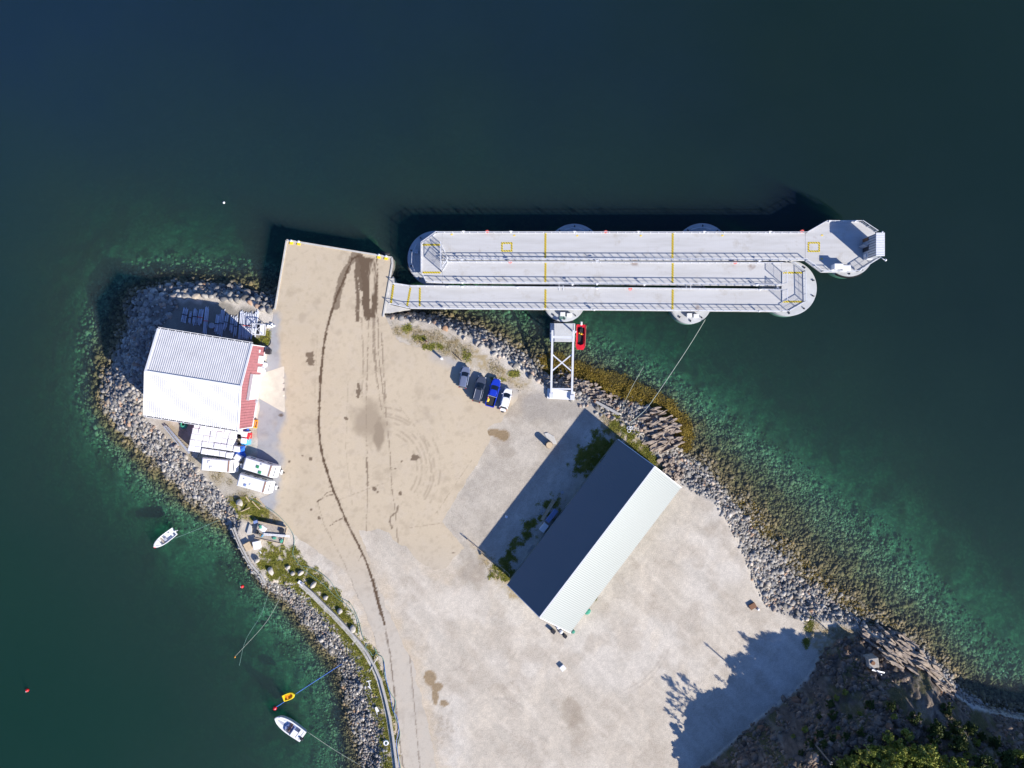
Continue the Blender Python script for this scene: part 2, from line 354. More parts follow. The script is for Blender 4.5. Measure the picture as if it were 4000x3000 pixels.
def height(X, Y):
    Z = np.zeros(X.shape)
    ins = [inside(X, Y, c) for c in CW]
    Z[ins[0]] = ZC[0]
    m = ins[1] & ~ins[0]; lerp_between(X, Y, CW[0], CW[1], ZC[0], ZC[1], m, Z)
    m = ins[2] & ~ins[1] & ~ins[0]; lerp_between(X, Y, CW[1], CW[2], ZC[1], ZC[2], m, Z, 1.35)
    m = ins[3] & ~ins[2] & ~ins[1] & ~ins[0]; lerp_between(X, Y, CW[2], CW[3], ZC[2], ZC[3], m, Z)
    m = ~(ins[3] | ins[2] | ins[1] | ins[0])
    d = seg_dist(X[m], Y[m], CW[3], True); Z[m] = ZC[3] - 18 * (1 - np.exp(-d / 42))
    h0 = inside(X, Y, H0W); h1 = inside(X, Y, H1W)
    hz = np.zeros(X.shape); mm = h0 & ~h1
    x, y = X[mm], Y[mm]; da = seg_dist(x, y, H0W, True); db = seg_dist(x, y, H1W, True)
    hz[mm] = 9.2 * (da / (da + db)) ** 0.8
    x, y = X[h1], Y[h1]; hz[h1] = 9.2 + np.minimum(seg_dist(x, y, H1W, True) * 0.12, 5)
    n = fbm(X, Y, 7, 5, 3) - 0.5
    hz += np.where(h0, (np.abs(fbm(X, Y, 3.2, 4, 6) - .5) * -3.2 + .5) * smooth(.3, 3, hz) + n * 4.2 * smooth(0, 4, hz) + (fbm(X, Y, 1.2, 3, 5) - .5) * 1.1 * smooth(0, 2, hz), 0)
    Z = Z + np.maximum(hz, 0)
    flat = ins[0] & ~h0
    Z += np.where(flat, 0, (fbm(X, Y, 1.6, 3, 8) - .5) * 0.7 * smooth(0, 1.2, -Z + 10 * h0) )
    deep = ~(ins[2])
    Z += np.where(deep, (fbm(X, Y, 12, 4, 9) - .5) * 4.5 * smooth(5, 9, -Z) * .75, 0)
    return Z
fine = 0.26
def axis(a, b, out):
    f = np.arange(a, b + 1e-6, fine)
    pre = a - np.array(out[::-1]); post = b + np.array(out)
    return np.concatenate([pre, f, post])
outs = [1, 2.5, 5, 9, 15, 24, 36, 50, 80, 130, 200, 320]
xs = axis(-98, 98, outs); ys = axis(-84, 75, outs)
X, Y = np.meshgrid(xs, ys)
Z = height(X, Y)
def grid_faces(nx, ny, keep=None):
    i = np.arange(ny - 1)[:, None] * nx + np.arange(nx - 1)[None]
    f = np.stack([i, i + 1, i + nx + 1, i + nx], -1).reshape(-1, 4)
    return f if keep is None else f[keep.ravel()]

YARD = [(1072,1196),(1290,1214),(1499,1228),(1530,1290),(1560,1340),(1620,1355),(1700,1375),(1740,1392),(1810,1420),(1860,1455),(1950,1492),(2000,1510),(2035,1526),(1975,1615),(1962,1640),(1930,1655),(1905,1680),(1914,1712),(1885,1770),(1726,2035),(1745,2065),(1815,2140),(1775,2180),(1730,2225),(1690,2222),(1640,2190),(1585,2135),(1530,2112),(1518,2080),(1480,2065),(1430,2076),(1397,2066),(1440,2180),(1480,2300),(1540,2440),(1590,2550),(1610,2590),(1640,2700),(1665,2800),(1690,2900),(1705,3000),(1740,3250),(1830,3900),(1720,3900),(1620,3250),(1572,3000),(1550,2850),(1520,2700),(1480,2560),(1450,2450),(1400,2340),(1355,2230),(1200,2130),(1120,2060),(1060,2000),(1010,1950),(1065,1925),(1000,1885),(1003,1800),(1005,1680),(1015,1560),(1050,1355),(1055,1300)]
# ---- ground colours as the materials lie (gravel, grass, rock, weed)
PX = X * F / H + 2000; PY = -Y * F / H + 1500
def blend(c, m, col): return c * (1 - m[..., None]) + np.array(col) * m[..., None]
def pmask(poly, soft=10, amp=14, s=30, seed=1, X_=None, Y_=None):
    x = PX if X_ is None else X_; y = PY if Y_ is None else Y_
    d = sd(x, y, poly) + (fbm(x, y, s, 4, seed) - .5) * 2 * amp
    return smooth(-soft, soft, d)
def ell(cx, cy, rx, ry, soft=0.3, amp=0.5, s=12, seed=2, X_=None, Y_=None):
    x = PX if X_ is None else X_; y = PY if Y_ is None else Y_
    d = 1 - np.hypot((x - cx) / rx, (y - cy) / ry) + (fbm(x, y, s, 4, seed) - .5) * 2 * amp
    return smooth(-soft, soft, d)
big = fbm(PX, PY, 260, 5, 21); med = fbm(PX, PY, 60, 5, 22); sml = fbm(PX, PY, 9, 3, 23)
col = np.ones(X.shape + (3,)) * np.array((0.42, 0.395, 0.36))
col = blend(col, smooth(.4, .62, big), (0.47, 0.455, 0.435))
col = blend(col, smooth(.5, .72, med) * .6, (0.35, 0.32, 0.285))
col = blend(col, smooth(.54, .8, fbm(PX, PY * .6 + PX * .5, 45, 4, 24)) * .5, (0.52, 0.485, 0.435))
# long faint wheel-swept streaks on the gravel yard
st = fbm(PX * .25 + PY * .25, (PX - PY) * 1.2, 40, 4, 29)
col = blend(col, smooth(.52, .75, st) * .35, (0.55, 0.53, 0.5))
col = blend(col, smooth(.46, .25, st) * .3, (0.34, 0.33, 0.31))
# darker, browner patches by the south of the road and north of the hall
for e in [(1960,2500,60,90,.25),(1850,2300,80,120,.25),(2230,2780,50,60,.5),(2260,2850,40,70,.3),(1990,1560,80,60,.35),(2060,1600,120,60,.35),(1960,1720,40,25,.5),(1975,1770,30,30,.45),(2780,2070,60,30,.25),(2900,2170,50,40,.3),(1330,2180,70,50,.25),(1850,2220,50,50,.4),(1700,2850,60,90,.3),(1930,2650,90,60,.2)]:
    col = blend(col, ell(*e[:4], s=30, seed=31) * e[4], (0.25, 0.215, 0.175))
for e in [(2060,1760,50,60,.6),(2150,1715,45,30,.35),(1900,1900,110,90,.25),(1800,2360,120,60,.3)]:
    col = blend(col, ell(*e[:4], s=30, seed=33) * e[4], (0.6, 0.58, 0.55))
col = blend(col, pmask([(2100,1530),(2330,1560),(2400,1640),(2300,1640),(2050,1640),(2040,1560)], 20) * .55, (0.24, 0.24, 0.25))
# arcs of turning wheels
for cx, cy, rr, a0, a1 in [(1960,2840,110,-2.2,1.2),(1950,2850,125,-2.2,1.1),(1880,2480,150,.4,2.6),(2020,2720,60,-3,-.5),(1760,2570,50,.2,2.3),(1900,2900,180,-1.5,.9),(2350,2450,260,.2,1.3),(2350,2450,276,.2,1.3)]:
    d = np.abs(np.hypot(PX - cx, PY - cy) - rr); a = np.arctan2(PY - cy, PX - cx)
    col = blend(col, smooth(5, 1, d) * ((a > a0) & (a < a1)) * .35 * smooth(.3, .6, med), (0.28, 0.26, 0.24))
# footprints / hoof marks
for k in range(70):
    cx, cy = 1680 + random.gauss(20, 45), 2790 + random.gauss(20, 75)
    if cy > 2960: continue
    col = blend(col, ell(cx, cy, 5, 6, .5, .2, 6) * .35, (0.26, 0.235, 0.2))
yd_ = -sd(PX, PY, YARD); dustm = smooth(70, -10, yd_ + (fbm(PX, PY, 40, 5, 61) - .5) * 130) * (yd_ > -20) * (PX > 1300) * smooth(2130, 2320, PY)
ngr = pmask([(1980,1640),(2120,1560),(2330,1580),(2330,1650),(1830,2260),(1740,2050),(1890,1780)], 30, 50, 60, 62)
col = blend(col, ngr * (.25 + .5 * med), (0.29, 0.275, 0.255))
col = blend(col, dustm * .6, (0.44, 0.375, 0.29))
# grass and dry grass
GR = [[(1000,2150),(1060,2125),(1150,2150),(1190,2200),(1250,2250),(1310,2310),(1350,2370),(1390,2440),(1430,2500),(1470,2580),(1515,2700),(1540,2850),(1555,3000),(1560,3200),(1500,3200),(1492,3000),(1470,2850),(1430,2700),(1385,2600),(1325,2480),(1240,2385),(1150,2310),(1080,2270),(1030,2225)],
      [(895,1965),(960,1935),(1000,1960),(1050,2010),(1010,2035),(960,2015),(930,2005)], [(985,1320),(1050,1305),(1060,1340),(1035,1350),(990,1342)],
      [(2400,1620),(2470,1690),(2540,1765),(2595,1840),(2570,1860),(2480,1780),(2415,1715),(2380,1670)],
      [(2405,1735),(2330,1690),(2275,1750),(2235,1805),(2265,1850),(2330,1860)], [(2165,1940),(2190,1965),(2060,2100),(2000,2190),(1990,2270),(1930,2215),(2010,2120),(2080,2020)]]
grass = np.zeros(X.shape)
for i, g in enumerate(GR): grass = np.maximum(grass, pmask(g, 12, 44 if i > 3 else 26, 22, 40 + i))
for e in [(1640,1322,22,10),(1695,1355,40,12),(1590,1285,14,14),(1825,1385,12,22),(1940,1480,25,10),(2390,1530,18,8),(3160,2440,14,24),(3150,2510,10,18),(2010,1460,20,10),(2320,2330,12,20),(1930,2250,20,12),(1270,2560,20,20),(3260,2560,24,12)]:
    grass = np.maximum(grass, ell(*e, .4, .7, 10, 47))
dry = np.zeros(X.shape)
for p in [[(2340,1590),(2480,1680),(2600,1830),(2560,1860),(2440,1740),(2330,1640)],[(3150,2430),(3250,2440),(3400,2480),(3330,2560),(3230,2580),(3170,2530)],[(1520,1262),(1700,1290),(1800,1330),(1900,1390),(2000,1450),(2080,1500),(2030,1520),(1900,1470),(1780,1400),(1650,1360),(1540,1310)],[(880,1930),(980,1930),(1120,2030),(1080,2060),(940,2040)],[(1840,2130),(2000,2240),(2060,2330),(2020,2360),(1900,2230)],[(640,1650),(720,1680),(900,1880),(860,1900),(700,1740)]]:
    dry = np.maximum(dry, pmask(p, 14, 26, 26, 51))
flat = (Z > -1.0)
col = blend(col, dry * flat * (.35 + .5 * smooth(.4, .6, sml)), (0.27, 0.215, 0.115))
gm = grass * flat * smooth(.36, .52, fbm(PX, PY, 12, 4, 60))
col = blend(col, gm * .92, (0.2, 0.2, 0.045))
soil = pmask([(600,1180),(760,1170),(1000,1210),(1030,1320),(1000,1345),(560,1290),(540,1500),(560,1640),(640,1700),(560,1680),(505,1560),(530,1300)], 14, 20, 30, 64)
col = blend(col, soil * flat * .85, (0.17, 0.165, 0.15))
soil2 = pmask([(590,1640),(1000,1690),(1010,1960),(900,1960),(760,1830),(640,1720)], 14, 20, 30, 65)
col = blend(col, soil2 * flat * .5, (0.25, 0.235, 0.2))
# banks: rock colours by level
bank = smooth(-.25, -1.0, Z)
col = blend(col, bank, (0.11, 0.1, 0.085))
wet = smooth(-1.9, -2.6, Z)
col = blend(col, wet, (0.12, 0.1, 0.048))
uw = smooth(-3.3, -4.6, Z)
stonec = np.stack([0.17 + .17 * med, 0.19 + .16 * med, 0.13 + .1 * med], -1)
col = col * (1 - uw[..., None]) + stonec * uw[..., None]
# pale sand / cobble areas seen green through the water and dark weed patches
pal = (.35 + .65 * smooth(.5, .64, fbm(PX, PY, 130, 5, 71))) * smooth(-3.9, -5.2, Z)
col = blend(col, pal * .75, (0.36, 0.4, 0.28))
wd = smooth(.55, .68, fbm(PX, PY, 90, 5, 73)) * smooth(-2.8, -3.6, Z)
col = blend(col, wd * .7, (0.07, 0.075, 0.03))
SEAW = [(2120,1395),(2180,1385),(2250,1425),(2400,1465),(2520,1510),(2640,1585),(2705,1670),(2700,1760),(2660,1745),(2650,1680),(2600,1615),(2480,1565),(2350,1520),(2250,1475),(2150,1455)]
SEAW2 = [(2900,1960),(3050,2080),(3200,2230),(3350,2350),(3480,2430),(3520,2470),(3430,2445),(3300,2370),(3150,2250),(3000,2110)]
sw = np.maximum(pmask(SEAW, 12, 20, 30, 75), pmask(SEAW2, 30, 40, 40, 76) * .22)
sw = np.maximum(sw, .55 * smooth(.5, .62, fbm(PX, PY, 40, 4, 77)) * smooth(-2.3, -2.8, Z) * smooth(-4.6, -3.4, Z))
col = blend(col, sw * (Z < -1.6) * .85, (0.125, 0.095, 0.02))
# hill
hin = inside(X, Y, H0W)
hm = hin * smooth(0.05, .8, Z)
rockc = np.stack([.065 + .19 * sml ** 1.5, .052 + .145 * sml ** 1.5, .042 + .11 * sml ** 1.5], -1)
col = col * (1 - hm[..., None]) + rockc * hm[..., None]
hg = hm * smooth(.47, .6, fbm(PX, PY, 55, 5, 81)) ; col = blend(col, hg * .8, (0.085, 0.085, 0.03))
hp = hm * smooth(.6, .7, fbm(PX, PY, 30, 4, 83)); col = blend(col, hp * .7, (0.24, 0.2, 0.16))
# puddles
pud = np.zeros(X.shape)
for e in [(1680,2650,26,34),(1706,2682,22,20),(1700,2722,13,34),(1735,2747,18,14),(1938,1690,46,16),(1968,1700,26,22)]:
    pud = np.maximum(pud, ell(*e, .12, .35, 18, 91))
col = blend(col, pud * (Z > -1) * .85, (0.22, 0.16, 0.085))
stony = np.maximum(smooth(-.6, -1.4, Z) * (1 - hm), 0)
stony *= 1 - .68 * smooth(-4.0, -6.0, Z)
col *= (0.86 + 0.28 * sml)[..., None]; land_ = (Z > -.6) & ~hin; col = np.where(land_[..., None], col * np.array((1.15, 1.1, 1.01)), col)
gm_, tt, bb = nt('ground_material')
at = N(tt, 'ShaderNodeAttribute', attribute_name='Col'); a2 = N(tt, 'ShaderNodeAttribute', attribute_name='stony'); a3 = N(tt, 'ShaderNodeAttribute', attribute_name='wet')
geo = N(tt, 'ShaderNodeNewGeometry').outputs['Position']
n1 = N(tt, 'ShaderNodeTexNoise', i_Scale=5.0, i_Detail=6.0, i_Roughness=0.8); tt.links.new(geo, n1.inputs['Vector'])
v1 = N(tt, 'ShaderNodeTexVoronoi', i_Scale=1.9, i_Randomness=1.0); tt.links.new(geo, v1.inputs['Vector'])
v2 = N(tt, 'ShaderNodeTexVoronoi', i_Scale=1.9, feature='DISTANCE_TO_EDGE'); tt.links.new(geo, v2.inputs['Vector'])
sepc = N(tt, 'ShaderNodeSeparateColor'); tt.links.new(v1.outputs['Color'], sepc.inputs[0])
tone = mul(tt, ramp(tt, mul(tt, sepc.outputs[0], 2.0, 'POWER'), 0, 1, .35, 2.7), ramp(tt, v2.outputs[0], 0.0, 0.09, .3, 1.0))
grain = ramp(tt, n1.outputs[0], .3, .7, .72, 1.28)
fac = N(tt, 'ShaderNodeMix', data_type='FLOAT'); tt.links.new(a2.outputs['Fac'], fac.inputs[0]); tt.links.new(grain, fac.inputs[2]); tt.links.new(tone, fac.inputs[3])
cc = N(tt, 'ShaderNodeCombineColor')
for i in range(3): tt.links.new(fac.outputs[0], cc.inputs[i])
tt.links.new(mixc(tt, 1.0, at.outputs['Color'], cc.outputs[0], 'MULTIPLY'), bb.inputs['Base Color'])
tt.links.new(ramp(tt, a3.outputs['Fac'], 0, 1, .92, .25), bb.inputs['Roughness'])
hgt = mul(tt, mul(tt, ramp(tt, v2.outputs[0], 0, .2), a2.outputs['Fac']), mul(tt, n1.outputs[0], .5), 'ADD')
bp = N(tt, 'ShaderNodeBump', i_Strength=0.55, i_Distance=0.25); tt.links.new(hgt, bp.inputs['Height']); tt.links.new(bp.outputs[0], bb.inputs['Normal'])
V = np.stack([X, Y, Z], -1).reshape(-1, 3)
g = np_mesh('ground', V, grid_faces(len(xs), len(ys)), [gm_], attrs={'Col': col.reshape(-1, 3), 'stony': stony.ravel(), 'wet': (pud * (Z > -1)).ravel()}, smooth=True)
tag(g, 'pale gravel peninsula with rocky banks running down into green shallows', 'ground', kind='structure')

# ------------------------------------------------------------------ water surface over the real sea bed
wx = np.concatenate([[-3000, -1200, -500, -250, -150], np.arange(-100, 100.1, .8), [150, 250, 500, 1200, 3000]])
wy = np.concatenate([[-3000, -1200, -500, -250, -120], np.arange(-78, 78.1, .8), [120, 250, 500, 1200, 3000]])
WX, WY = np.meshgrid(wx, wy)
wz = height(np.clip(WX, -400, 400), np.clip(WY, -390, 390))
dep = np.clip(WATER - wz, 0, 25)
dep = np.where((np.abs(WX) > 400) | (np.abs(WY) > 390), 20, dep)
wm = bpy.data.materials.new('sea_water'); wm.use_nodes = True; t = wm.node_tree; t.nodes.clear()
out = N(t, 'ShaderNodeOutputMaterial'); dA = N(t, 'ShaderNodeAttribute', attribute_name='depth').outputs['Fac']
comb = N(t, 'ShaderNodeCombineColor')
for i, k in enumerate((0.04, 0.02, 0.03)):
    t.links.new(mul(t, math.e, mul(t, dA, -k), 'POWER'), comb.inputs[i])
tr = N(t, 'ShaderNodeBsdfTransparent'); t.links.new(comb.outputs[0], tr.inputs[0])
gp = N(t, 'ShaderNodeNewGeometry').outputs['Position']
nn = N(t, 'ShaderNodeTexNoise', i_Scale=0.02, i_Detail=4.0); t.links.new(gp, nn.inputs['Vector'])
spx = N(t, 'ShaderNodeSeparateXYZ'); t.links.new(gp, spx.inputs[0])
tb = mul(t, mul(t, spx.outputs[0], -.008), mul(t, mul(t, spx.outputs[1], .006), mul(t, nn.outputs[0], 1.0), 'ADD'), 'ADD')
deepc = mixc(t, ramp(t, tb, .35, 1.5), (0.0018, 0.003, 0.0085), (0.0022, 0.0065, 0.031))  # bluer towards the upper left: sky reflection painted into the deep-water colour
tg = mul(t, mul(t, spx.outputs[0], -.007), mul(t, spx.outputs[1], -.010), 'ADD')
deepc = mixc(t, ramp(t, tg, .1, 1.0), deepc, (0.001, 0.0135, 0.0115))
shal = (0.0015, 0.011, 0.0085)
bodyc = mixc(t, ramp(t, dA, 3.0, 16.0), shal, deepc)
bsc = mul(t, 1.0, mul(t, math.e, mul(t, dA, -.28), 'POWER'), 'SUBTRACT')
c2 = N(t, 'ShaderNodeCombineColor')
for i in range(3): t.links.new(bsc, c2.inputs[i])
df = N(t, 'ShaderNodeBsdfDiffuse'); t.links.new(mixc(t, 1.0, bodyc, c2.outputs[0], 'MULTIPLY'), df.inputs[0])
ad = N(t, 'ShaderNodeAddShader'); t.links.new(tr.outputs[0], ad.inputs[0]); t.links.new(df.outputs[0], ad.inputs[1])
gl = N(t, 'ShaderNodeBsdfGlossy'); gl.inputs['Roughness'].default_value = 0.12
wn = N(t, 'ShaderNodeTexNoise', i_Scale=1.3, i_Detail=5.0, i_Roughness=.6); t.links.new(gp, wn.inputs['Vector'])
wb = N(t, 'ShaderNodeBump', i_Strength=0.25, i_Distance=0.2); t.links.new(wn.outputs[0], wb.inputs['Height']); t.links.new(wb.outputs[0], gl.inputs['Normal'])
gg = N(t, 'ShaderNodeNewGeometry'); dt = N(t, 'ShaderNodeVectorMath', operation='DOT_PRODUCT'); t.links.new(gg.outputs['Normal'], dt.inputs[0]); t.links.new(gg.outputs['Incoming'], dt.inputs[1])
fres = mul(t, mul(t, mul(t, mul(t, 1.0, mul(t, dt.outputs['Value'], 0.0, 'ABSOLUTE'), 'SUBTRACT'), 5.0, 'POWER'), .98), .02, 'ADD')
ms = N(t, 'ShaderNodeMixShader'); t.links.new(fres, ms.inputs[0]); t.links.new(ad.outputs[0], ms.inputs[1]); t.links.new(gl.outputs[0], ms.inputs[2])
t.links.new(ms.outputs[0], out.inputs[0])
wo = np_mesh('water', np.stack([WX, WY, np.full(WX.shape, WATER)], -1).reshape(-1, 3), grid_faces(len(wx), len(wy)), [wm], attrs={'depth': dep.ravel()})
vm = bpy.data.materials.new('water_volume'); vm.use_nodes = True; t = vm.node_tree; t.nodes.clear()
out = N(t, 'ShaderNodeOutputMaterial'); va_ = N(t, 'ShaderNodeVolumeAbsorption'); vs_ = N(t, 'ShaderNodeVolumeScatter'); av = N(t, 'ShaderNodeAddShader')
SA, SS = (0.28, 0.138, 0.175), (0.042, 0.031, 0.038)
va_.inputs['Color'].default_value = (1 - SA[0] / .3, 1 - SA[1] / .3, 1 - SA[2] / .3, 1); va_.inputs['Density'].default_value = .3
vs_.inputs['Color'].default_value = (SS[0] / .05, SS[1] / .05, SS[2] / .05, 1); vs_.inputs['Density'].default_value = .05
t.links.new(va_.outputs[0], av.inputs[0]); t.links.new(vs_.outputs[0], av.inputs[1]); t.links.new(av.outputs[0], out.inputs['Volume'])
vb = MB().box((0, 0, (WATER - .01 - 40) / 2), (5990, 5990, 40 + WATER - .01)).build('water', vm); tag(vb, 'deep body of the sea below the calm surface', 'water', kind='structure')
tag(wo, 'calm dark teal sea turning green over the shallows', 'water', kind='structure')

# ------------------------------------------------------------------ paved sheets with stains
STROKES = [([(1400,1000),(1375,1010),(1345,1090),(1318,1150),(1295,1220),(1275,1290),(1262,1370),(1252,1480),(1247,1600),(1245,1660)], 4.5, .85),
 ([(1245,1650),(1250,1730),(1262,1790),(1280,1850),(1300,1910),(1325,1970),(1350,2030),(1385,2100),(1425,2180),(1450,2250),(1470,2330),(1492,2400),(1502,2440)], 4.2, .9), ([(1300,1962),(1430,1912),(1500,1888)], .9, .3), ([(1600,2062),(1730,2042)], .9, .3), ([(1240,1960),(1270,2060),(1345,2200),(1400,2340)], 1.3, .35), ([(1540,1560),(1660,1720),(1700,1900)], 1.2, .25), ([(1840,1800),(1700,2010)], 1.2, .3), ([(1240,1300),(1230,1500),(1236,1700)], 1.0, .2), ([(1360,1500),(1350,1750),(1380,2000)], 1.0, .2),
 ([(1455,2265),(1472,2330),(1490,2400)], 6.5, .8), ([(1505,2460),(1525,2560),(1540,2700),(1555,2850),(1575,3000)], 3.0, .65), ([(1385,995),(1340,1080),(1308,1200)], 13, .6), ([(1398,1000),(1392,1080),(1398,1160),(1396,1250)], 7, .75),
 ([(1412,1010),(1425,1090),(1430,1200),(1436,1240)], 13, .8), ([(1405,1000),(1415,1120)], 14, .75), ([(1440,1240),(1436,1400),(1430,1600),(1434,1800),(1436,1900),(1430,2110)], 1.8, .45), ([(1432,1790),(1436,1860),(1435,1900)], 3.5, .6), ([(1427,2090),(1428,2120)], 4, .6),
 ([(1476,1240),(1480,1400),(1505,1600),(1522,1750),(1530,1900),(1545,2000),(1552,2100),(1575,2300),(1600,2550),(1622,2800),(1640,3000)], 2, .5), ([(1455,1240),(1460,1400),(1490,1600)], 2.5, .45), ([(1462,1230),(1462,1330),(1470,1450)], 3, .5), ([(1490,1300),(1508,1610)], 2.2, .5), ([(1412,1240),(1420,1400),(1412,1550)], 1.8, .4), ([(1400,1500),(1405,1530),(1398,1550)], 5, .7),
 ([(1296,1918),(1275,1925),(1260,1945),(1240,1960)], 1.6, .8), ([(1300,1930),(1270,1940),(1240,1958)], 1.6, .8), ([(1337,2025),(1310,2038),(1290,2053)], 1.6, .8), ([(1412,2170),(1400,2190)], 1.6, .7), ([(1300,1895),(1285,1902)], 2, .6), ([(1556,1980),(1548,2000),(1525,2020),(1522,2035),(1530,2060)], 4, .6)]
SPOTS = [(1212,1792,7,8),(1463,1910,8,8),(1620,1787,19,12),(1565,1928,6,8),(1212,1385,18,12),(1212,1412,15,18),(1400,1532,9,14),(1098,1622,9,5),(1214,1990,6,4),(1247,2023,6,6),(1130,1804,4,4),(1182,1780,3,3),(1476,1921,4,4),(1396,2360,6,14),(1569,1802,4,4),(1545,1832,3,3),(1770,2158,7,3),(1352,1635,7,6)]
def stain_fields(px, py):
    s = np.zeros(px.shape); w = fbm(px, py, 5, 4, 101) - .5; w2 = fbm(px, py, 18, 4, 102)
    for pts, wd_, a in STROKES:
        d = seg_dist(px, py, pts); s = np.maximum(s, smooth(1.2, -1.2, d - wd_ * (0.45 + 1.1 * w2) - w * 7) * a * smooth(.12, .42, fbm(px, py, 26, 3, 103) + (.12 if wd_ > 3 else 0)))
    q = [(1402,1000),(1474,1010),(1476,1120),(1474,1245),(1428,1240),(1424,1150),(1404,1080)]
    s = np.maximum(s, smooth(-3, 3, sd(px, py, q) + w * 14) * .8 * smooth(.25, .5, fbm(px * 2.5, py * .5, 25, 4, 104)))
    for e in SPOTS: s = np.maximum(s, ell(*e, .12, .7, 9, 105, px, py) * .7)
    s = np.maximum(s, ell(1450, 1640, 62, 75, .4, .6, 40, 106, px, py) * .34)
    s = np.maximum(s, ell(1480, 1690, 22, 60, .3, .35, 20, 107, px, py) * .45)
    for rr in (150, 168, 186, 205, 216, 240):
        d = np.abs(np.hypot(px - 1480, py - 1830) - rr); an = np.arctan2(py - 1830, px - 1480)
        s = np.maximum(s, smooth(7, 1, d) * .24 * ((an > -1.5) & (an < .6)) * smooth(.35, .6, w2))
    s = np.maximum(s, .1 * smooth(.55, .75, fbm(px * .4 + py, px - py * .3, 14, 4, 109)))
    s = np.maximum(s, .16 * smooth(.6, .8, fbm(px, py, 50, 5, 111)))
    return np.clip(s, 0, 1)
def dust_field(px, py):
    g = [(1000,1230),(1085,1225),(1078,1300),(1100,1440),(1112,1470),(1115,1620),(1100,1700),(1105,1850),(1080,1960),(1040,2050),(900,1950),(900,1250)]
    g2 = [(1690,1360),(1760,1385),(1850,1440),(1960,1490),(2050,1520),(2000,1560),(1900,1520),(1780,1440),(1690,1400)]
    d = smooth(-14, 14, sd(px, py, g) + (fbm(px, py, 60, 5, 120) - .5) * 46)
    d2 = smooth(-30, 30, sd(px, py, g2)) * .7
    road = smooth(2060, 2420, py) * .55
    return np.clip(1 - np.maximum(np.maximum(d, d2), road) + 0, 0, 1)
am, tt, bb = nt('dusty_asphalt')
a1 = N(tt, 'ShaderNodeAttribute', attribute_name='Col'); geo = N(tt, 'ShaderNodeNewGeometry').outputs['Position']
n1 = N(tt, 'ShaderNodeTexNoise', i_Scale=6.0, i_Detail=6.0, i_Roughness=0.75); tt.links.new(geo, n1.inputs['Vector'])
cc = N(tt, 'ShaderNodeCombineColor'); fv = ramp(tt, n1.outputs[0], .3, .7, .88, 1.12)
for i in range(3): tt.links.new(fv, cc.inputs[i])
tt.links.new(mixc(tt, 1.0, a1.outputs['Color'], cc.outputs[0], 'MULTIPLY'), bb.inputs['Base Color']); bb.inputs['Roughness'].default_value = .85
bp = N(tt, 'ShaderNodeBump', i_Strength=0.2, i_Distance=0.03); tt.links.new(n1.outputs[0], bp.inputs['Height']); tt.links.new(bp.outputs[0], bb.inputs['Normal'])
def sheet(name, poly, z, res=0.2, jag=0.0, colfn=None, parent=None):
    pw = toworld(poly, z); xs_ = [p[0] for p in pw]; ys_ = [p[1] for p in pw]
    gx = np.arange(min(xs_) - res, max(xs_) + 2 * res, res); gy = np.arange(min(ys_) - res, max(ys_) + 2 * res, res)
    GX, GY = np.meshgrid(gx, gy)
    if jag:
        jx, jy = (fbm(GX, GY, 1.5, 4, 130) - .5) * jag, (fbm(GX, GY, 1.5, 4, 131) - .5) * jag
    else: jx = jy = 0
    s = sd(GX + jx, GY + jy, pw)
    gy_, gx_ = np.gradient(s, res); gl_ = np.hypot(gx_, gy_) + 1e-6
    snap = np.abs(s) < res * .75
    GX = np.where(snap, GX - s * gx_ / gl_, GX); GY = np.where(snap, GY - s * gy_ / gl_, GY)
    c = s > -res * .01; c = c | snap
    keep = c[:-1, :-1] & c[1:, :-1] & c[:-1, 1:] & c[1:, 1:]
    keep &= (s[:-1, :-1] + s[1:, :-1] + s[:-1, 1:] + s[1:, 1:]) > 0
    f = grid_faces(len(gx), len(gy), keep)
    used = np.unique(f); mp = np.full(GX.size, -1); mp[used] = np.arange(len(used))
    V = np.stack([GX.ravel()[used], GY.ravel()[used], np.full(len(used), z)], -1)
    px = V[:, 0] * F / (H - z) + 2000; py = -V[:, 1] * F / (H - z) + 1500
    o = np_mesh(name, V, mp[f], [am], attrs={'Col': colfn(px, py)})
    if parent: o.parent = parent
    return o
def yard_col(px, py, tan=(0.50, 0.42, 0.305)):
    n = len(px); dst = dust_field(px, py)
    grey = np.array((0.34, 0.345, 0.36)); roadc = np.array((0.44, 0.425, 0.40))
    far = smooth(2060, 2400, py)[:, None]; base = grey * (1 - far) + roadc * far
    tanc = np.array(tan) * (0.93 + .14 * fbm(px, py, 150, 5, 140))[:, None]
    tanc = tanc * (1 - smooth(1700, 2000, px)[:, None] * .0)
    c = base * (1 - dst[:, None]) + tanc * dst[:, None]
    l = smooth(.5, .75, fbm(px, py, 30, 5, 141)) * .25; c = c * (1 - l[:, None]) + np.array((0.50, 0.43, 0.34)) * l[:, None]
    s = stain_fields(px, py)[:, None]
    s = np.clip(s * 1.15, 0, 1); return c * (1 - s) + np.array((0.085, 0.05, 0.026)) * s
yd = sheet('road', YARD, 0.012, 0.2, jag=0.9, colfn=yard_col)
tag(yd, 'dusty tan asphalt yard and track streaked with dark wet wheel marks', 'asphalt yard', kind='structure')
APR = [(1014,1462),(1110,1430),(1113,1614),(1012,1556)]
ap = sheet('pavement', APR, 0.03, 0.25, colfn=lambda px, py: np.ones((len(px), 3)) * np.array((0.58, 0.53, 0.44)) * (0.85 + .3 * fbm(px, py, 20, 5, 150))[:, None])
tag(ap, 'pale concrete ramp in front of the big shed door', 'concrete apron', kind='structure')

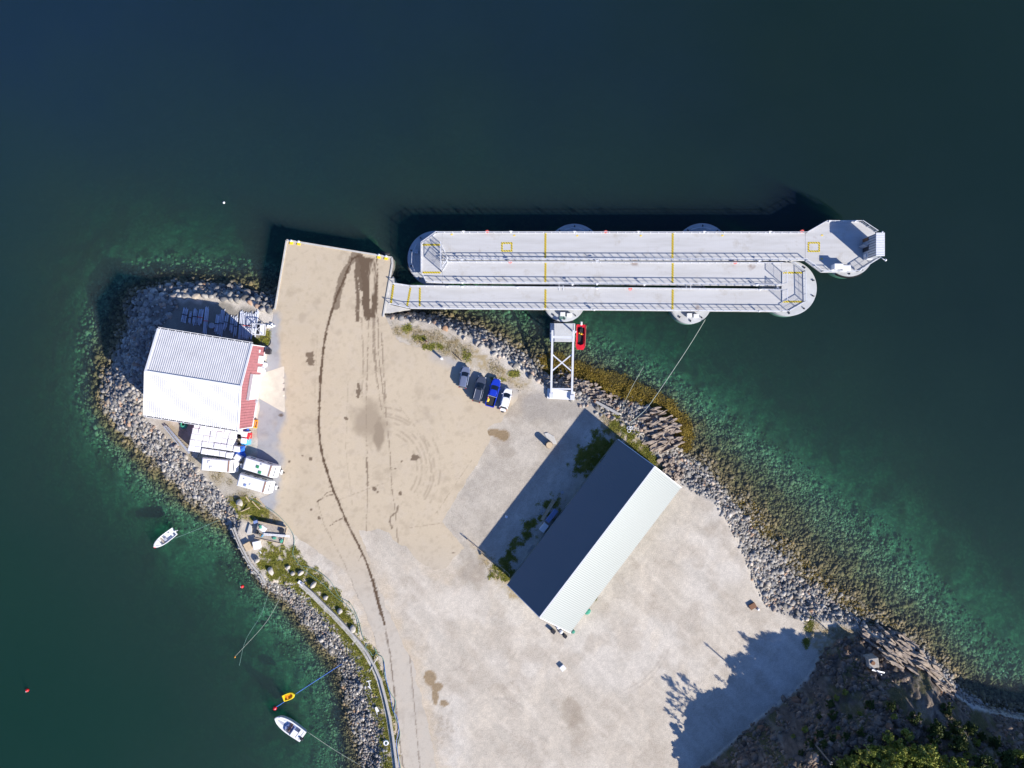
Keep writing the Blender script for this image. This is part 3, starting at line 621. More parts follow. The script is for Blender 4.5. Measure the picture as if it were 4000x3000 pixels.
# quay -----------------------------------------------------------------
q = thing('quay', 'square tan concrete quay with dark wet wheel marks', 'quay', (0, 0, 0))
QP = [(1120,938),(1531,1006),(1533,1030),(1497,1238),(1074,1208)]
mb = MB(); mb.prism(toworld(QP, 0), -12, -0.02); mb.build('quay_wall', M['quay_wall'], q)
sheet('deck_surface', QP, 0.0, 0.2, colfn=yard_col, parent=q)
mb = MB()
for a, b in zip(QP[:3], QP[1:4]):
    A, B = W3(*a, .06), W3(*b, .06); mb.bar(A, B, .3, .2)
A, B = W3(*QP[0], .06), W3(*QP[4], .06); mb.bar(A, B, .28, .2)
mb.build('kerb', M['concrete'], q)
for px, py in [(1520,1003),(1532,1035),(1510,1160)]:
    x, y = W(px, py, -.8); mb = MB(); mb.torus((0, 0, 0), .55, .24, tilt=math.pi / 2)
for i, (px, py, lb) in enumerate([(1139,946,'yellow mooring bollard at the outer west corner of the quay'),(1168,949,'paler yellow bollard just east of the corner one on the quay'),(1481,1001,'yellow bollard nearer the wet tracks at the quay east corner'),(1509,1006,'yellow bollard beside the black tyre fender on the quay')]):
    th = thing('mooring_bollard', lb, 'bollard', W3(px, py, 0), R(-9), 'yellow mooring bollards on the quay edge')
    MB().box((0, -.05, .08), (.62, .78, .14)).build('base_plate', M['yellow'], th, bevel=.02)
    MB().cyl((0, .18), .15, .15, .42, 14).ball((0, .18, .45), .23, 14, 8, (1, 1, .5)).build('bollard_head', M['galv_light'], th, True)
x, y = W(1507, 992, -.3)
f_ = MB(); f_.tube([(-.75, 0, 0), (.75, 0, 0)], .34, 16); f_.torus((-.7, 0, 0), .3, .12, tilt=0)
o = f_.build('tyre_fender', M['black'], None, True); o.location = (x, y, -.3); o.rotation_euler = (0, 0, R(-9))
tag(o, 'black rubber fender at the quay east corner', 'fender')

# ------------------------------------------------------------------ zigzag floating ramp
ramp_t = thing('floating_ramp', 'long pale zigzag ramp of three concrete lanes on round pontoons', 'floating ramp')
def deck(name, poly, zs, th=.35, m=None):
    mb = MB(); P = [W(p[0], p[1], z) for p, z in zip(poly, zs)]
    mb.prism(P, [z - th for z in zs], list(zs)); return mb.build(name, m or M['deck'], ramp_t)
zl0, zl1, zm, zu = .1, .5, .5, 1.0
deck('lane_deck', [(1602,1116),(3053,1131),(3053,1219),(1602,1206)], (zl0, zl1, zl1, zl0))
deck('lane_deck', [(1730,1021),(3053,1026),(3053,1117),(1730,1107)], (zu, zm, zm, zu))
deck('lane_deck', [(1728,907),(3145,909),(3145,1018),(1728,1016)], (zu,) * 4)
deck('turning_platform', [(1645,950),(1706,908),(1727.5,907),(1729.5,1107),(1665,1104),(1645,1066)], (zu + .004,) * 6)
deck('turning_platform', [(3053.5,1025),(3092,1026),(3138,1060),(3142,1180),(3075,1219),(3053.5,1219)], (zl1 + .004,) * 6)
deck('end_platform', [(3146,909),(3222,864),(3358,864),(3418,905),(3428,1012),(3345,1064),(3207,1064),(3146,1020)], (zu + .004,) * 8)
deck('access_flap', [(1537,1104),(1601.5,1116),(1601.5,1206),(1523,1186)], (.08, .1, .1, .08), .2)
MB().prism(toworld([(1536,1080),(1541,1104),(1524,1190),(1600,1207),(1520,1223),(1498,1222),(1518,1100)], .03), -2.9, .04).build('abutment', M['concrete'], ramp_t)
# pontoons
for px, py, r, zt in [(1700,1010,5.15,-1.45),(2243,982,5.15,-1.5),(2743,980,5.15,-1.5),(3083,1125,5.15,-1.45),(2205,1173,3.95,-1.6),(2698,1181,3.95,-1.6),(3318,985,4.5,-1.4)]:
    x, y = W(px, py, zt); mb = MB(); mb.cyl((x, y), r, -4.2, zt - .12, 56); mb.cyl((x, y), r - .12, zt - .12, zt, 56)
    pn = mb.build('pontoon', M['pontoon'], ramp_t)
    pl = MB()
    for k in range(10):
        a = 2 * math.pi * k / 10 + .3; MB().box((x + math.cos(a) * (r - .5), y + math.sin(a) * (r - .5), zt + .14), (.35, .16, .26), a).build('cleat', M['dark_metal'], pn)
    ft = MB(); a0 = math.pi / 2 if py < 1100 else -math.pi / 2
    if px == 1700: a0 = math.pi
    if px == 3318: a0 = -math.pi / 2
    for k in range(-9, 10):
        a = a0 + k * .055; ft.cyl((x + math.cos(a) * (r + .1), y + math.sin(a) * (r + .1)), .12, zt - .9, zt - .1, 8)
    if py < 1100: ft.build('fender_chain', M['black'], pn)
# supports between pontoon and deck
mb = MB()
for px, py, zt in [(1700,1010,.6),(2205,1173,-.2),(2698,1181,-.1),(3083,1100,.1),(2243,960,.6),(2743,960,.6),(3318,985,.6)]:
    for dx in (-45, 45):
        for dy in (-25, 25):
            x, y = W(px + dx, py + dy, 0); MB().box((x, y, (zt - 1.6) / 2), (.5, .5, zt + 1.6)).build('support', M['galv_light'], ramp_t)
for px in (2184, 2200, 2681, 2698):
    A, B = W3(px, 1104, .3), W3(px, 1134, .3); MB().bar(A, B, .12).build('connector', M['galv_light'], ramp_t)
# railings
def railing(pts, zs, h=1.1, sp=1.5, mesh=False, name='railing', parent=None, m=None, w=.07):
    mb = MB(); P = [np.array(W3(p[0], p[1], z)) for p, z in zip(pts, zs)]
    for a, b in zip(P, P[1:]):
        L = np.linalg.norm(b - a); n = max(1, int(round(L / sp)))
        up = np.array((0, 0, 1.0))
        for i in range(n + 1):
            p = a + (b - a) * i / n; mb.bar(p - up * .2, p + up * h, w * 1.35)
        mb.bar(a + up * h, b + up * h, w * 1.2); mb.bar(a + up * h * .5, b + up * h * .5, w * .35)
        mb.bar(a + up * .08, b + up * .08, w * .6, .16)
        if mesh:
            k = int(L / .28)
            for i in range(k): 
                p = a + (b - a) * (i + .5) / k; mb.bar(p, p + up * h, .035)
    return mb.build(name, m or M['galv_light'], parent or ramp_t)
railing([(1540,1108),(1602,1118),(3050,1133)], (.1, zl0, zl1)); railing([(1524,1187),(1602,1204),(3050,1216),(3075,1216)], (.1, zl0, zl1, zl1))
railing([(1706,910),(3145,911)], (zu, zu)); railing([(1732,1013),(3145,1015)], (zu, zu))
railing([(1732,1024),(3050,1029)], (zu, zm)); railing([(1667,1101),(1730,1104),(3050,1113)], (zu, zu, zm))
railing([(1667,1101),(1648,1065),(1648,951),(1706,910)], (zu,) * 4, 1.3, mesh=True)
railing([(1726,955),(1726,1062),(1750,1024)], (zu,) * 3, 2.6, mesh=True, name='mesh_fence'); railing([(1750,1014),(1726,955)], (zu,) * 2, 2.2, name='mesh_fence')
railing([(3055,1064),(3055,1110)], (zl1,) * 2, 2.5, mesh=True, name='mesh_fence'); railing([(3055,1136),(3055,1178)], (zl1,) * 2, 2.5, mesh=True, name='mesh_fence')
railing([(3092,1028),(3136,1061),(3139,1179),(3075,1216)], (zl1,) * 4, 1.3, mesh=True)
railing([(3145,911),(3222,867),(3357,867)], (zu,) * 3); railing([(3357,867),(3416,906)], (zu,) * 2, 1.3, mesh=True)
railing([(3426,1010),(3345,1061)], (zu,) * 2, 1.3, mesh=True); railing([(3345,1061),(3208,1061),(3147,1019)], (zu,) * 3)
for px, py, r in [(1700,1010,5),(2243,982,5),(2743,980,5)]:
    a = [W(px + r * F / (H + 1.5) * math.cos(t) * .9, py - r * F / (H + 1.5) * math.sin(t) * .9, 0) for t in ([2.5, 2.9, 3.3, 3.7] if px == 1700 else [1.15, 1.4, 1.65, 1.95])]
    mb = MB()
    for (x1, y1), (x2, y2) in zip(a, a[1:]):
        for xx, yy in ((x1, y1), (x2, y2)): mb.bar((xx, yy, -1.5), (xx, yy, -.4), .07)
        mb.bar((x1, y1, -.4), (x2, y2, -.4), .08); mb.bar((x1, y1, -.95), (x2, y2, -.95), .05)
    mb.build('railing', M['galv_light'], ramp_t)
# hazard stripes
def strip(pts, zs, name='hazard_stripe'):
    P = [W(p[0], p[1], z) for p, z in zip(pts, zs)]; MB().prism(P, [z + .001 for z in zs], [z + .012 for z in zs]).build(name, M['hazard'], ramp_t)
for cx, zml, zll in ((2131, .84, .24), (2628, .66, .385)):
    for y0, y1, z in ((911, 1012, zu), (1027, 1107, zml), (1131, 1211, zll)):
        strip([(cx - 4, y0), (cx + 4, y0), (cx + 3, y1), (cx - 5, y1)], (z + .01,) * 4)
strip([(1534,1111),(1541,1112),(1531,1186),(1524,1184)], (.095,) * 4); strip([(1600,1124),(1607,1124),(1594,1196),(1587,1194)], (.115,) * 4); strip([(1637,1124),(1644,1124),(1643,1196),(1636,1196)], (.125,) * 4)
for y in (953, 1061): strip([(1651,y),(1721,y),(1721,y + 7),(1651,y + 7)], (zu + .012,) * 4)
for y in (1062, 1175): strip([(3058,y),(3134,y),(3134,y + 7),(3058,y + 7)], (zl1 + .012,) * 4)
for cx, cy, w_, h_ in ((1980, 965, 44, 37), (3179, 965, 48, 39)):
    for a, b, c, d in ((cx - w_/2, cy - h_/2, cx + w_/2, cy - h_/2 + 6), (cx - w_/2, cy + h_/2 - 6, cx + w_/2, cy + h_/2), (cx - w_/2, cy - h_/2 + 6, cx - w_/2 + 6, cy + h_/2 - 6), (cx + w_/2 - 6, cy - h_/2 + 6, cx + w_/2, cy + h_/2 - 6)):
        strip([(a, b), (c, b), (c, d), (a, d)], (zu + .012,) * 4)
for px, py in [(1765,916),(2009,920),(2009,1011),(2255,921),(2254,1012),(2503,921),(2501,1012),(2822,920),(2821,1012),(3211,919),(3210,1011)]:
    x, y = W(px, py, zu); MB().box((x, y, zu + .03), (.34, .2, .05)).build('deck_marker', M['yellow'], ramp_t)
# small lamps clamped to the railings
lampn = 0
for px, py, z in [(1812,909,zu),(1996,909,zu),(2242,910,zu),(2490,910,zu),(2745,910,zu),(3000,910,zu),(3232,868,zu),(3332,868,zu),(1806,1019,1.0),(2330,1022,.8),(2960,1023,.6),(1808,1107,.95),(2330,1112,.76),(2950,1116,.55),(1750,1122,.1),(1808,1123,.12),(2022,1125,.2),(2331,1129,.3),(2962,1134,.47),(1740,1206,.1),(2320,1212,.3),(2960,1217,.45),(2235,1114,.8),(2514,1115,.7),(3350,1058,zu)]:
    x, y = W(px, py, z); mb = MB(); mb.box((x, y, z + 1.2), (.5, .14, .14)); mb.box((x, y - .12, z + .75), (.24, .12, .5))
    mb.build('lamp', M['white'], ramp_t)
for i, (px, py, z, lb) in enumerate([(1903,904,zu,'upper railing west of the first yellow stripe'),(2366,905,zu,'upper railing between the two yellow stripes'),(3133,903,zu,'upper railing where it bends out to the end platform'),(1993,1023,.95,'inner railing near the yellow square'),(2872,1026,.6,'inner railing near the turning platform'),(2462,1129,.35,'lowest lane railing by the dark water gap')]):
    th = thing('life_ring', 'pale red life ring on the ' + lb, 'life ring', (*W(px, py, z + .8), z + .8), 0, 'life rings on the ramp railings')
    MB().torus((0, 0, 0), .24, .07, tilt=R(40)).build('ring', M['pink_red'], th, True); MB().box((0, .12, -.05), (.62, .1, .5)).build('holder', M['pink_red'], th, bevel=.02)

# tall slim cabin on the end platform
cx = (1356 + 1386) / 2 / 21.33; cb = thing('control_cabin', 'tall narrow grey ribbed cabin at the far east end of the floating ramp', 'cabin', (*[(3366 + 3400) / 2 * 0 + cx], 522 / 21.33, zu + .01))
cb.location = (cx + .15, 24.45, zu + .005)
MB().box((0, 0, 2.3), (1.25, 3.9, 4.6)).build('wall', M['galv'], cb)
mb = MB()
for k in range(9): mb.box((-.64, -1.85 + k * .46, 3.2), (.06, .07, 2.7)); 
mb.build('wall_rib', M['dark_metal'], cb)
mb = MB(); mb.box((.05, 0, 4.72), (1.5, 4.1, .12))
for k in range(10): mb.box((.05, -1.9 + k * .42, 4.81), (1.5, .06, .06))
mb.build('roof', M['galv_light'], cb)
d_ = MB().box((-.68, 1.55, 1.0), (.08, .6, 2.0)).build('door', M['rust'], cb)
d_ = MB().box((-.68, -.1, 1.0), (.08, .9, 2.0)).build('door', M['dark_metal'], cb); MB().box((-1.15, .35, 1.0), (.9, .05, 1.9), R(-20)).build('door_leaf', M['galv'], cb)
MB().box((-.7, -1.3, .9), (.12, .55, .9)).build('switch_box', M['galv_light'], cb, bevel=.02)
MB().box((-.1, -2.0, 1.0), (1.0, .12, .9)).build('notice_board', M['white'], cb)
mb = MB(); mb.tube([(.5, -2.0, 3.8), (1.0, -2.5, 4.0), (1.3, -2.6, 3.9)], .07); mb.ball((1.4, -2.6, 3.9), .22); mb.build('lamp_arm', M['galv_light'], cb, True)
mb = MB(); mb.tube([(.5, 2.0, 3.8), (.8, 2.3, 3.9)], .06); mb.ball((.85, 2.35, 3.9), .15); mb.build('lamp_arm', M['galv_light'], cb, True)
for i, (px, py, lb, s) in enumerate([(3261,1046,'larger left white cabinet by the south rail of the end platform',1.05),(3293,1051,'right white cabinet by the south rail of the end platform',.95)]):
    th = thing('equipment_cabinet', lb, 'cabinet', W3(px, py, zu + .005), R(-1), 'white cabinets on the end platform', s)
    MB().box((0, 0, .75), (1.45, .85, 1.5)).build('cabinet_body', M['white'], th, bevel=.03); MB().box((0, 0, 1.54), (1.55, .95, .08), taper=.96).build('lid', M['white'], th, bevel=.02); MB().box((-.35, -.44, .8), (.06, .06, .3)).build('handle', M['dark_metal'], th)
for px, py in [(2197,1228),(2223,1232),(2690,1232),(2716,1235),(1628,985)]:
    x, y = W(px, py, -1.5)
    MB().box((x, y, -1.15), (.7 if px < 1700 else .9, .7, .7)).build('winch_box', M['white'] if px > 1700 else M['galv'], ramp_t, bevel=.04)
def rope(name, pts, r, m, label, cat='rope', sag=0, sub=5, wob=.0, group=None):
    P = [np.array(p, float) for p in pts]; out_ = []
    n = len(P)
    for i in range(n - 1):
        p0, p1, p2, p3 = P[max(i - 1, 0)], P[i], P[i + 1], P[min(i + 2, n - 1)]
        for k in range(sub):
            t_ = k / sub; q_ = .5 * ((2 * p1) + (-p0 + p2) * t_ + (2 * p0 - 5 * p1 + 4 * p2 - p3) * t_ * t_ + (-p0 + 3 * p1 - 3 * p2 + p3) * t_ ** 3)
            q_ = q_ + np.array((random.uniform(-wob, wob), random.uniform(-wob, wob), 0)); out_.append(q_)
    out_.append(P[-1])
    if sag:
        m_ = len(out_)
        for i, q_ in enumerate(out_): q_[2] -= sag * 4 * (i / (m_ - 1)) * (1 - i / (m_ - 1))
    o = MB().tube(out_, r, 6).build(name, m, None, True)
    return tag(o, label, cat, group)
rope('mooring_line', [W3(2755,1248,-1.4), W3(2680,1370,-1.9), W3(2545,1570,-1.0), W3(2500,1620,-.1), W3(2460,1650,.1)], .055, M['rope_pale'], 'long pale mooring line from the right lower pontoon to the rocky point', sub=8)
rope('mooring_line', [W3(2515,1430,-2.62), W3(2470,1510,-2.1), W3(2432,1590,-1.2), W3(2430,1620,-.4)], .035, M['rope_pale'], 'thin short line from the seaweed water to the rocks', sub=6)
rope('tangled_rope', [(*W(2196 + 12 * math.cos(a * 1.7) + 4 * math.sin(3 * a), 1240 + 7 * math.sin(a * 1.3), -1.45), -1.45) for a in range(14)], .05, M['rope_green'], 'green rope tangled on the left lower pontoon', wob=.05)

# ------------------------------------------------------------------ access gangway + dock + red boat
gw = thing('gangway', 'pale steel gangway frame with crossed braces reaching the small dock', 'gangway')
mb = MB()
pA = [W3(2158,1290,.9), W3(2153,1540,.55)]; pB = [W3(2240,1290,.9), W3(2234,1540,.55)]
for a, b in (pA, pB): 
    mb.bar(a, b, .36, .4)
mb.build('beam', M['galv_light'], gw)
MB().bar(W3(2156,1316,.85), W3(2239,1319,.85), .42, .3).build('crossbar', M['galv_light'], gw); MB().bar(W3(2154,1519,.6), W3(2234,1520,.6), .3, .3).build('crossbar', M['galv_light'], gw)
MB().bar(W3(2157,1384,.72), W3(2233,1450,.7), .22, .2).build('brace', M['galv_light'], gw); MB().bar(W3(2235,1384,.65), W3(2155,1450,.62), .22, .2).build('brace', M['galv_light'], gw)
ab = thing('abutment_block', 'white concrete block at the landward end of the gangway', 'abutment')
MB().prism(toworld([(2139,1517),(2247,1531),(2243,1563),(2137,1556)], .3), -1.5, .32).build('block', M['white'], ab)
for p in ((2154, 1545), (2235, 1552)):
    x, y = W(*p, .3); MB().box((x, y, .55), (.8, .9, .5)).build('bearing', M['galv_light'], ab, bevel=.03)
fd = thing('floating_dock', 'small square pale floating dock under the gangway end', 'dock')
MB().prism(toworld([(2149,1262),(2247,1263),(2246,1335),(2148,1334)], -2.1), -3.1, -2.1).build('dock_float', M['pontoon'], fd, bevel=.05)
for p in ((2152, 1300), (2244, 1300)):
    x, y = W(*p, -2.1); MB().bar((x, y, -2.1), (x * 1.0, y, 1.0), .22).build('post', M['galv_light'], fd)
for px in (2153, 2242): 
    MB().bar(W3(px,1268,-2.05), W3(px,1300,-2.05), .12, .1).build('edge_rail', M['galv_light'], fd)
MB().bar(W3(2155,1257,-2.3), W3(2240,1258,-2.3), .25, .3).build('bumper', M['dark_metal'], fd)

def outline(L, Wd, bow, n=14, square=False, stern=.92):
    """half outline from stern (x=-L/2) to bow (x=+L/2)"""
    pts = []
    for i in range(n + 1):
        t_ = i / n; x = -L / 2 + L * t_
        w_ = Wd / 2 * (stern + (1 - stern) * math.sin(min(t_ / .45, 1) * math.pi / 2))
        if t_ > .45:
            u = (t_ - .45) / .55; w_ *= (1 - u ** bow) ** (.55 if not square else .3)
        pts.append((x, max(w_, .015)))
    return pts
def ring_from(pts, z, k=1.0, dx=0, zf=None):
    L = [(x * k + dx, y * k, z + (zf(x) if zf else 0)) for x, y in pts]; Rr = [(x * k + dx, -y * k, z + (zf(x) if zf else 0)) for x, y in pts[::-1]]
    return Rr + L
def hull(L, Wd, bow=2.2, hgt=.7, m=None, parent=None, inner=.84, floor=.25, square=False, sheer=.12, im=None):
    p = outline(L, Wd, bow, square=square); sh = lambda x: sheer * max(0, x / (L / 2)) ** 2
    a = ring_from(p, -.25, .8); b = ring_from(p, .1, .94); c = ring_from(p, hgt * .7, 1.0, zf=sh); d = ring_from(p, hgt, .99, zf=sh)
    e = ring_from(p, hgt, inner, -L * .03, zf=sh); f = ring_from(p, floor, inner * .93, -L * .03)
    return MB().loft([a, b, c, d, e, f]).build('hull', m, parent, False, .015)
bt = thing('work_boat', 'bright red open work boat with white outboard moored at the small dock', 'boat', (*W(2268,1317,-2.3), WATER + .05), R(-92.5))
hull(4.7, 1.85, 7, .6, M['red'], bt, .72, .12, True, .05)
MB().prism([(-2.0, -.45), (1.35, -.45), (1.35, .45), (-2.0, .45)], .13, .16).build('floor_mat', M['black'], bt)
MB().box((2.0, 0, .52), (.7, 1.3, .12)).build('bow_ramp', M['red'], bt, bevel=.03)
for s in (-1, 1): MB().tube([(-2.2, s * .86, .66), (1.7, s * .86, .68)], .045).build('handrail', M['pink_red'], bt)
cs = MB().box((-1.25, .02, .55), (.7, .65, .8), taper=.8).build('console', M['black'], bt, bevel=.05)
MB().torus((-.98, .02, 1.0), .2, .035).build('steering_wheel', M['dark_metal'], cs, True)
MB().box((-1.75, .02, .45), (.35, .5, .5)).build('seat', M['dark_metal'], bt, bevel=.05)
ob = MB().box((-2.55, 0, .75), (.75, .42, .5), taper=.75).build('outboard_motor', M['white'], bt, bevel=.1); MB().box((-2.6, 0, .1), (.25, .15, .9)).build('motor_leg', M['dark_metal'], ob)
for (x, y, z, r, m, nm, lb) in [(-.62,.08,.42,.2,'yellow','fender_ball','larger yellow float ball lying in the red boat'),(-.75,-.28,.4,.15,'yellow','fender_ball','smaller yellow float ball beside the console in the red boat'),(-.55,.38,.36,.17,'red_buoy','fender_ball','red float ball in the red boat beside the yellow ones')]:
    a = R(-92.5); o = thing(nm, lb, 'float ball', (bt.location.x + x * math.cos(a) - y * math.sin(a), bt.location.y + x * math.sin(a) + y * math.cos(a), WATER + .05 + z), 0, 'float balls in the red boat')
    MB().ball((0, 0, 0), r).build('ball', M[m], o, True); MB().torus((0, 0, r), .05, .02, 8, 5).build('eyelet', M['dark_metal'], o)

# white boats, dinghy, buoys
b1 = thing('motor_boat', 'small white open motor boat with thin outboard moored alone in the bay', 'boat', (*W(645,2104,-2.4), WATER + .02), math.atan2(-(2136 - 2071), 603 - 688))
hull(4.9, 1.75, 2.1, .62, M['white'], b1, .86, .2)
MB().prism([(1.0, -.55), (1.5, -.4), (2.0, -.1), (2.0, .1), (1.5, .4), (1.0, .55)], .58, .64).build('foredeck', M['white'], b1)
for x in (-1.6, .55): MB().box((x, 0, .45), (.35, 1.3, .08)).build('bench', M['wood'] if x > 0 else M['white'], b1, bevel=.02)
MB().box((-.1, .15, .45), (.5, .5, .5)).build('console', M['hull_grey'], b1, bevel=.05)
MB().box((-1.2, -.3, .4), (.4, .3, .3)).build('storage_box', M['white'], b1, bevel=.04)
ob = MB().box((-2.55, .1, .75), (.4, .26, .32), taper=.8).build('outboard_motor', M['white'], b1, bevel=.05); MB().tube([(-2.45, .1, .7), (-3.0, .25, .55)], .05).build('motor_leg', M['galv_light'], ob)
b2 = thing('motor_boat', 'larger white speedboat with blue cockpit glass and dark outboard', 'boat', (*W(1133,2836,-2.3), WATER + .03), math.atan2(-(2799 - 2873), 1080 - 1186))
hull(6.3, 2.45, 2.0, .95, M['white'], b2, .8, .35)
MB().prism([(.55, -.86), (1.4, -.68), (2.2, -.4), (2.75, -.1), (2.75, .1), (2.2, .4), (1.4, .68), (.55, .86)], .92, 1.05).build('foredeck', M['white'], b2, bevel=.03)
MB().prism([(1.0, -.28), (2.4, -.12), (2.4, .12), (1.0, .28)], 1.055, 1.08).build('anti_slip_pad', M['hull_grey'], b2)
MB().loft([[(.75, -.85, .95), (1.1, 0, .95), (.75, .85, .95), (.55, .85, .95), (.85, 0, .95), (.55, -.85, .95)], [(.35, -.72, 1.4), (.65, 0, 1.42), (.35, .72, 1.4), (.3, .72, 1.4), (.58, 0, 1.42), (.3, -.72, 1.4)]]).build('windscreen', M['blue_steel'], b2)
MB().prism([(-1.1, -.85), (.5, -.85), (.7, 0), (.5, .85), (-1.1, .85)], .36, .39).build('cockpit_floor', M['blue_steel'], b2)
for s, m in ((-.42, 'seat'), (.42, 'seat')): MB().box((-.15, s, .62), (.5, .45, .5)).box((-.38, s, .95), (.1, .45, .5)).build('seat', M[m], b2, bevel=.05)
MB().prism([(-1.9, -.3), (-.9, -.3), (-.9, 1.1), (-1.9, 1.05)], 1.0, 1.12).build('canvas_cover', M['plastic_white'], b2, bevel=.04)
MB().box((-2.3, .0, .8), (.6, 1.9, .3)).build('stern_bench', M['white'], b2, bevel=.06)
mb = MB(); mb.tube([(2.2, -.55, 1.2), (2.9, -.2, 1.3), (3.15, 0, 1.32), (2.9, .2, 1.3), (2.2, .55, 1.2)], .035); mb.build('bow_rail', M['galv_light'], b2, True)
ob = MB().box((-3.1, .35, 1.05), (.75, .48, .55), taper=.8).build('outboard_motor', M['dark_metal'], b2, bevel=.1); MB().box((-3.2, .35, .2), (.3, .15, 1.2)).build('motor_leg', M['dark_metal'], ob)
b3 = thing('dinghy', 'small yellow plastic dinghy on the blue mooring rope', 'dinghy', (*W(1129,2720,-2.4), WATER + .02), R(21))
hull(2.35, 1.3, 2.8, .45, M['yellow'], b3, .74, .1)
MB().box((-.35, 0, .33), (.28, .95, .07)).build('bench', M['orange'], b3, bevel=.02); MB().prism([(-.9, -.32), (.5, -.32), (.5, .32), (-.9, .32)], .105, .12).build('floor', M['orange'], b3)
for px, py, r, lb in [(1073,2767,.38,'red mooring buoy at the end of the blue rope beside the yellow dinghy'),(945,2291,.33,'red buoy floating off the timber retaining wall'),(105,2697,.33,'lone red buoy in open water at the far lower left'),(604,2136,.25,'small red buoy touching the bow of the little white boat')]:
    o = thing('mooring_buoy', lb, 'buoy', (*W(px, py, -2.5), WATER + .12), random.random() * 6, 'red mooring buoys')
    MB().ball((0, 0, 0), r, 16, 10, (1, 1, .95)).build('float', M['red_buoy'], o, True); MB().cyl((0, r * .5), r * .22, r * .5, r * 1.0, 10).build('eye_cap', M['white'], o)
for px, py, r, m, lb in [(874,791,.22,'white','tiny white float alone in the dark open water'),(917,2567,.16,'orange','tiny orange float on the thin lines in the bay')]:
    o = thing('net_float', lb, 'float', (*W(px, py, -2.6), WATER + .06)); MB().ball((0, 0, 0), r).build('float', M[m], o, True); MB().torus((0, 0, r * .9), .06, .02, 8, 5).build('eyelet', M['dark_metal'], o)
rope('mooring_line', [W3(1077,2763,-2.6), W3(1110,2742,-2.55)], .06, M['rope_blue'], 'short blue rope between the red buoy and the yellow dinghy')
rope('mooring_line', [W3(1156,2710,-2.5), W3(1240,2655,-2.6), W3(1345,2588,-1.8), W3(1385,2570,-.7)], .06, M['rope_blue'], 'long blue rope from the yellow dinghy to the shore', sub=8)
rope('mooring_line', [W3(1203,2860,-2.2), W3(1300,2925,-2.65), W3(1400,2985,-2.3), W3(1440,3010,-1.0)], .04, M['rope_pale'], 'pale line from the speedboat stern to the stony shore', sub=6)
rope('mooring_line', [W3(682,2103,-2.2), W3(760,2072,-2.65), W3(840,2038,-2.6), W3(885,2022,-1.8)], .035, M['rope_green'], 'thin green line from the small white boat to the pole on the bank', sub=6)
rope('mooring_line', [W3(1095,2335,-2.3), W3(1040,2430,-2.66), W3(960,2520,-2.66), W3(917,2565,-2.64)], .028, M['rope_pale'], 'thin sunken line running out to the tiny orange float', sub=6)
rope('mooring_line', [W3(1053,2300,-2.3), W3(1020,2400,-2.66), W3(960,2500,-2.66), W3(935,2600,-2.68)], .024, M['rope_green'], 'thin green line trailing off the corner of the timber wall', sub=6)
mb = MB(); mb.tube([W3(975,1983,.6), W3(888,2022,-1.0)], .1)
tag(mb.build('boat_pole', M['wood_pale']), 'long pale pole sticking out over the stony bank', 'pole')
hose = [(972,1945),(1030,1975),(1080,2008),(1125,2055),(1147,2095),(1149,2130),(1144,2165),(1165,2200),(1200,2235),(1260,2280),(1310,2330),(1350,2360),(1385,2400),(1398,2440),(1400,2480)]
rope('hose', [W3(*p, .1) for p in hose], .045, M['rope_green'], 'long green hose lying along the grassy bank from the wooden platform', 'hose')
hose2 = [(1180,2210),(1230,2225),(1290,2270),(1325,2330),(1370,2360),(1400,2420),(1415,2480),(1423,2500)]
rope('hose', [W3(*p, .14) for p in hose2], .04, M['rope_green'], 'second green hose looping towards the road edge', 'hose')
hose3 = [(1434,2515),(1428,2530),(1445,2545),(1455,2560),(1470,2548),(1462,2530),(1475,2555),(1495,2570),(1502,2600),(1503,2640),(1515,2680),(1530,2715),(1545,2740),(1540,2790),(1555,2830),(1562,2870),(1552,2930),(1565,3000),(1570,3080)]
rope('hose', [W3(*p, .12) for p in hose3], .06, M['rope_green'], 'knotted blue green hose beside the low wall down the track', 'hose')
hose4 = [(1500,2585),(1510,2660),(1525,2720),(1535,2775),(1550,2800),(1558,2850),(1548,2900),(1556,2960),(1562,3060)]
rope('hose', [W3(*p, .2) for p in hose4], .04, M['rope_blue'], 'thin blue rope lying beside the knotted hose', 'rope')
mb = MB(); mb.tube([W3(1475,2565,.6), W3(1425,2655,-.4)], .11); tag(mb.build('wooden_pole', M['wood_grey']), 'grey pole leaning across the low wall onto the stones', 'pole')

# ------------------------------------------------------------------ low wall / timber wall on the west shore
lw = [(1172,2283),(1215,2320),(1262,2368),(1300,2405),(1350,2458),(1395,2510),(1425,2550),(1455,2603),(1480,2660),(1500,2735),(1517,2810),(1528,2880),(1537,2950),(1543,3000),(1550,3120)]
wall = thing('low_concrete_wall', 'low pale concrete wall curving along the grassy bank', 'low wall')
mb = MB(); 
for i in range(len(lw) - 1):
    a, b = lw[i], lw[i + 1]; dx, dy = b[0] - a[0], b[1] - a[1]; L = math.hypot(dx, dy); nx, ny = dy / L * 9, -dx / L * 9
    nx0, ny0 = nx, ny
    mb.prism(toworld([(a[0] - nx, a[1] - ny), (a[0] + nx, a[1] + ny), (b[0] + nx * .98, b[1] + ny * .98), (b[0] - nx * .98, b[1] - ny * .98)], .2), -1.2, .1)
mb.build('footing', M['concrete'], wall)
mb = MB()
P = [(a[0] + 7, a[1] - 5) for a in lw]
for a, b in zip(P, P[1:]): mb.bar(W3(*a, .35), W3(*b, .35), .3, .6)
mb.build('upstand', M['wood_grey'], wall)
tw = thing('timber_wall', 'weathered timber retaining wall with bench ledge along the west shore', 'retaining wall')
T = [(914,2060),(928,2095),(945,2135),(962,2168),(980,2200),(1000,2225),(1020,2245),(1037,2275)]
mb = MB()
